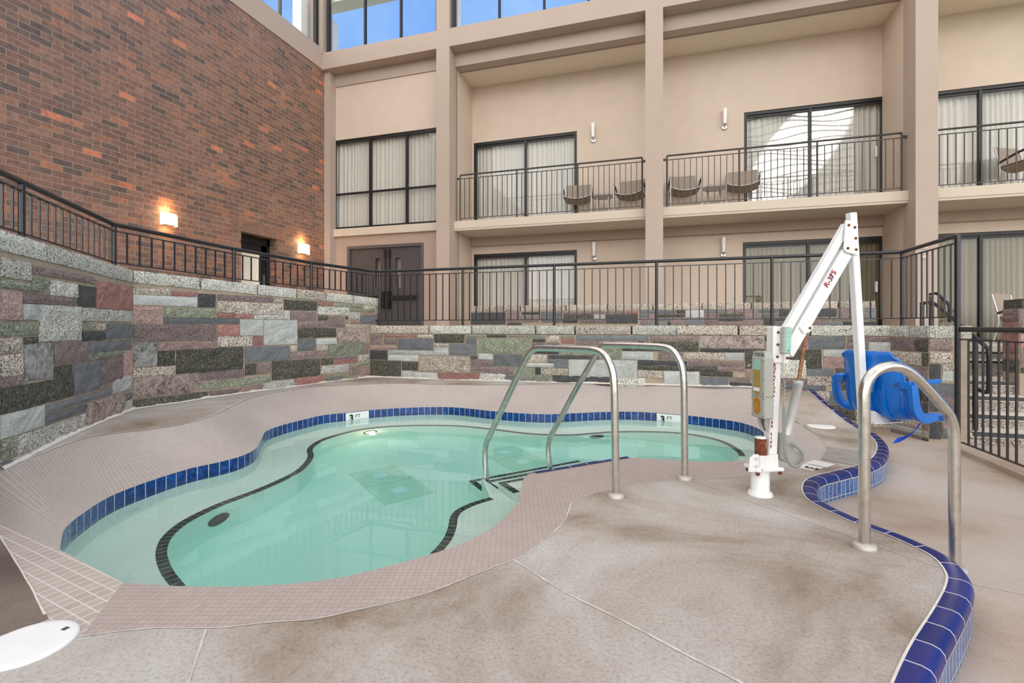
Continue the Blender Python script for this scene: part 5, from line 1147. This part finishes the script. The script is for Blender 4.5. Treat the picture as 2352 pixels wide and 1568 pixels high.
rim = [(i, -1) for i in range(npf)] + [(npf-1, -1+2*j/NV) for j in range(1, NV+1)] + [(i, 1) for i in range(npf-2, -1, -1)] + [(0, 1-2*j/NV) for j in range(1, NV)]
mb.tube([seatfn(i, v, 0) for i, v in rim], .0085, 8, closed=True)
seat = mb.build('seat_shell', M['seat'], lift)
for v in (-.45, .0, .45, .92):
    mb = MB(); idx = [i for i in range(npf) if pf[i].y < .26 and pf[i].x < .12]
    vs = []
    for q_, i in enumerate(idx):
        u = q_/(len(idx)-1); hgt = .003+.022*math.sin(PI*min(1, u*1.05))
        a_, b_ = seatfn(i, v-.02, -.006), seatfn(i, v+.02, -.006); c_ = seatfn(i, v, -.006-hgt); vs += [a_, c_, b_]
    mb.add(vs, [(3*i+a, 3*i+a+1, 3*i+a+4, 3*i+a+3) for i in range(len(idx)-1) for a in (0, 1)], 0, False); mb.build('back_rib', M['seat'], seat)
# wedge shaped housing where the post meets the backrest
mb = MB(); mb.hull([SP(a_, f_, z_) for a_, f_, z_ in ((-.05,-.05,.17),(.05,-.05,.17),(-.05,-.05,.33),(.05,-.05,.33),(.10,-.045,.385),(-.10,-.045,.385),(.06,-.06,.2),(-.06,-.06,.2),(.06,-.06,.32),(-.06,-.06,.32))]); mb.build('mounting_hub', M['seat'], seat)
mb = MB(); mb.bar(SP(0, -.03, -.03), SP(.0, .2, -.03), .09, .006, up=ez); mb.hull([SP(-.045, -.03, -.03), SP(.045, -.03, -.03), SP(0, .16, -.03), SP(-.045, -.03, .05), SP(.045, -.03, .05)]); mb.build('seat_bracket', M['white'], lift)
for s_ in (-1, 1):
    mb = MB(); mb.bar(SP(s_*.195, -.012, .235), SP(s_*.262, -.012, .235), .03, .048, up=ez, bev=.004); mb.build('arm_mount', M['seat'], seat)
    mb = MB(); mb.bar(SP(s_*.262, -.01, .25), SP(s_*.25, .22, .258), .03, .026, up=ez, bev=.006); mb.build('armrest', M['seat'], seat)
    J = catmull([SP(s_*.262, -.008, .245), SP(s_*.264, .0, .17), SP(s_*.262, .015, .10), SP(s_*.26, .05, .052), SP(s_*.255, .10, .034), SP(s_*.25, .15, .038), SP(s_*.245, .20, .042)], 5)
    mb = MB(); vs = []
    for i, p in enumerate(J):
        d = (J[min(i+1, len(J)-1)]-J[max(i-1, 0)]).normalized(); n_ = d.cross(wd).normalized(); w2 = .023+.005*math.sin(PI*i/(len(J)-1)); vs += [p+wd*.013+n_*w2, p-wd*.013+n_*w2, p-wd*.013-n_*w2, p+wd*.013-n_*w2]
    fs = [(4*i+a, 4*i+(a+1) % 4, 4*i+4+(a+1) % 4, 4*i+4+a) for i in range(len(J)-1) for a in range(4)] + [(3, 2, 1, 0), tuple(4*(len(J)-1)+a for a in range(4))]
    mb.add(vs, fs); mb.build('side_guard', M['seat'], seat)
    for (f_, z_) in ((-.032, .235),): mb = MB(); mb.lathe(SP(s_*.18, f_-.0, z_), [(.007, 0), (.007, .006)], 8, ax=-fw_); mb.build('bolt', M['rust'], seat)
S_ = catmull([SP(.235, .08, .0), SP(.225, .06, -.04), SP(.205, .03, -.075), SP(.185, -.0, -.10), SP(.17, -.02, -.105)], 4)
mb = MB(); vs = []
bw = (fw_*.8+ez*.6)*.026
for i, p in enumerate(S_): vs += [p+bw, p-bw, p-bw-ez*.004, p+bw-ez*.004]
mb.add(vs, [(4*i+a, 4*i+(a+1) % 4, 4*i+4+(a+1) % 4, 4*i+4+a) for i in range(len(S_)-1) for a in range(4)]); mb.build('seat_belt', M['belt'], seat)

# ================================================================== LAMPS
def sconce(xa, ya, xb, yb, label):
    a_, b_ = gX(xa, ya, XBR), gX(xb, yb, XBR); y0, y1, z0, z1 = a_.y, b_.y-.03, b_.z+.02, a_.z-.01
    t = thing('wall_sconce', label, 'wall lamp', (XBR, (y0+y1)/2, z0))
    mb = MB(); mb.bx(XBR, XBR+.02, y0+.02, y1-.02, z0, z1); mb.bx(XBR, XBR+.09, y0+.02, y1-.02, z0-.012, z0+.004); mb.build('back_plate', M['doorframe'], t)
    mb = MB(); mb.bx(XBR+.03, XBR+.10, y0+.01, y1-.01, z0+.004, z1); mb.build('glass_shade', M['glow'], t)
    mb = MB(); mb.bx(XBR+.015, XBR+.108, y1-.008, y1+.006, z0-.01, z1-.02); mb.bx(XBR+.015, XBR+.10, y0-.002, y0+.006, z0-.005, z1); mb.build('side_glass', M['glow'], t)
    for zz in (z1+.07, z0-.06):
        ld = bpy.data.lights.new('lamp', 'POINT'); ld.energy = 3.2 if zz > z1 else 1.6; ld.color = (1, .52, .22); ld.shadow_soft_size = .05
        lo = bpy.data.objects.new('lamp', ld); COL.objects.link(lo); lo.parent = t; lo.location = Vector((XBR+.09, (y0+y1)/2, zz))-Vector(t.location)
sconce(366, 486, 400, 524, 'glowing square wall sconce on the brick wall, nearer to the left edge')
sconce(683, 557, 704, 587, 'glowing square wall sconce on the brick wall beside the corner column')
def walllamp(x, y, label):
    p = gY(x, y, YB); t = thing('wall_lamp', label, 'wall lamp', (p.x, YB, p.z))
    mb = MB(); mb.lathe((p.x, YB, p.z), [(.062, 0), (.060, .012), (.045, .02), (.02, .022)], 24, ax=(0, -1, 0)); mb.build('back_plate', M['chrome'], t)
    mb = MB(); mb.tube([(p.x, YB-.02, p.z), (p.x, YB-.07, p.z-.005), (p.x, YB-.085, p.z+.01), (p.x, YB-.085, p.z+.04)], .012, 10); mb.lathe((p.x, YB-.085, p.z+.02), [(.018, 0), (.032, .02), (.034, .035)], 16); mb.build('arm', M['chrome'], t)
    mb = MB(); mb.lathe((p.x, YB-.085, p.z+.05), [(.030, 0), (.038, .12), (.046, .29), (.047, .31), (.036, .315)], 20); mb.build('glass_shade', M['frost'], t)
walllamp(1363, 323, 'white cone wall lamp on the left balcony wall'); walllamp(1664, 293, 'white cone wall lamp on the right balcony wall')
walllamp(1365, 594, 'white cone wall lamp on the ground floor wall below the left balcony'); walllamp(1661, 586, 'white cone wall lamp on the ground floor wall, left of the lift arm')

# ================================================================== BALCONY FURNITURE
def make_chair():
    t = bpy.data.objects.new('patio_chair', None); COL.objects.link(t); t['category'] = 'chair'
    for s_ in (-1, 1):
        x = s_*.30
        mb = MB(); mb.tube(catmull([(x, -.27, 0), (x, -.27, .30), (x, -.265, .58), (x, -.24, .625), (x*1.0, -.16, .615), (x*.98, .02, .55), (x*.96, .20, .50), (x*.96, .26, .46)], 3), .015, 8); mb.build('front_leg', M['chairmetal'], t)
        mb = MB(); mb.tube(catmull([(x*.93, .27, 0), (x*.93, .20, .30), (x*.93, .20, .46), (x*.93, .28, .80)], 3), .013, 8); mb.build('rear_leg', M['chairmetal'], t)
        mb = MB(); mb.tube(catmull([(x, -.25, .607), (x, -.1, .592), (x, .08, .535), (x, .2, .49)], 3), .02, 8); mb.build('armrest', M['charcoal'], t)
    sag = lambda u: .07*(1-(2*u-1)**2)
    mb = MB(); mb.grid(lambda u, v: (-.285+.57*u, -.24+.45*v, .45-.02*v-sag(u)), 10, 6); mb.grid(lambda u, v: (-.285+.57*u, -.24+.45*v, .442-.02*v-sag(u)-.008), 10, 6, flip=True); mb.build('seat_sling', M['sling'], t)
    mb = MB(); mb.tube([(-.29+.58*k/12, -.25, .452-sag(k/12)) for k in range(13)], .012, 8); mb.build('seat_bar', M['chairmetal'], t)
    mb = MB(); mb.grid(lambda u, v: (-.265+.53*u, .20+.09*v+.03*math.sin(PI*u), .44+.38*v), 8, 6, flip=True); mb.grid(lambda u, v: (-.265+.53*u, .208+.09*v+.03*math.sin(PI*u), .44+.38*v), 8, 6); mb.build('back_sling', M['sling'], t)
    return t
chair0 = make_chair(); usedc = [False]
def chair(px, Y, z, rot_, label, group=None):
    c = chair0 if not usedc[0] else copy_tree(chair0); usedc[0] = True
    p = gY(px, 400, Y); c.location = (p.x, Y, z); c.rotation_euler = (0, 0, rot_); c['label'] = label
    if group: c['group'] = group
G1 = 'sling patio chairs of the guest rooms'
chair(1327, 10.72, 3.381, .10, 'patio chair on the left balcony, left of its small round table', G1)
chair(1448, 10.72, 3.381, -.12, 'patio chair on the left balcony, beside the middle column', G1)
chair(1571, 10.72, 3.381, .12, 'patio chair on the right balcony, beside the middle column', G1)
chair(1706, 10.72, 3.381, -.1, 'patio chair on the right balcony in front of the sliding door', G1)
chair(2356, 10.70, 3.381, .5, 'patio chair on the far right upper balcony, cut by the photo edge', G1)
chair(2352, 9.9, ZD, .7, 'patio chair on the terrace above the stone steps', G1)
def make_table():
    t = bpy.data.objects.new('side_table', None); COL.objects.link(t); t['category'] = 'table'
    mb = MB(); mb.lathe((0, 0, .42), [(.225, 0), (.235, .008), (.235, .022), (.222, .026)], 32); mb.build('table_rim', M['chairmetal'], t)
    mb = MB()
    mb.lathe((0, 0, .437), [(.222, 0), (.222, .003)], 32)
    for k in range(-4, 5): w = math.sqrt(max(0, .215**2-(k*.048)**2)); mb.box((0, k*.048, .449), (2*w, .034, .008))
    mb.build('table_top', M['charcoal'], t)
    for k in range(4):
        a_ = PI/4+PI/2*k; c_, s_ = math.cos(a_), math.sin(a_); mb = MB(); mb.tube(catmull([(.17*c_, .17*s_, .42), (.16*c_, .16*s_, .25), (.2*c_, .2*s_, 0)], 3), .013, 8); mb.build('leg', M['chairmetal'], t)
    return t
tb = make_table(); p = gY(1386, 400, 10.72); tb.location = (p.x, 10.72, 3.381); tb['label'] = 'small round slatted table between the chairs of the left balcony'; tb['group'] = 'round balcony tables'
tb2 = copy_tree(tb); p = gY(1640, 400, 10.72); tb2.location = (p.x, 10.72, 3.381); tb2['label'] = 'small round slatted table between the chairs of the right balcony'

# ================================================================== ROOF LIGHT BEHIND THE CAMERA (seen mirrored in the right balcony door)
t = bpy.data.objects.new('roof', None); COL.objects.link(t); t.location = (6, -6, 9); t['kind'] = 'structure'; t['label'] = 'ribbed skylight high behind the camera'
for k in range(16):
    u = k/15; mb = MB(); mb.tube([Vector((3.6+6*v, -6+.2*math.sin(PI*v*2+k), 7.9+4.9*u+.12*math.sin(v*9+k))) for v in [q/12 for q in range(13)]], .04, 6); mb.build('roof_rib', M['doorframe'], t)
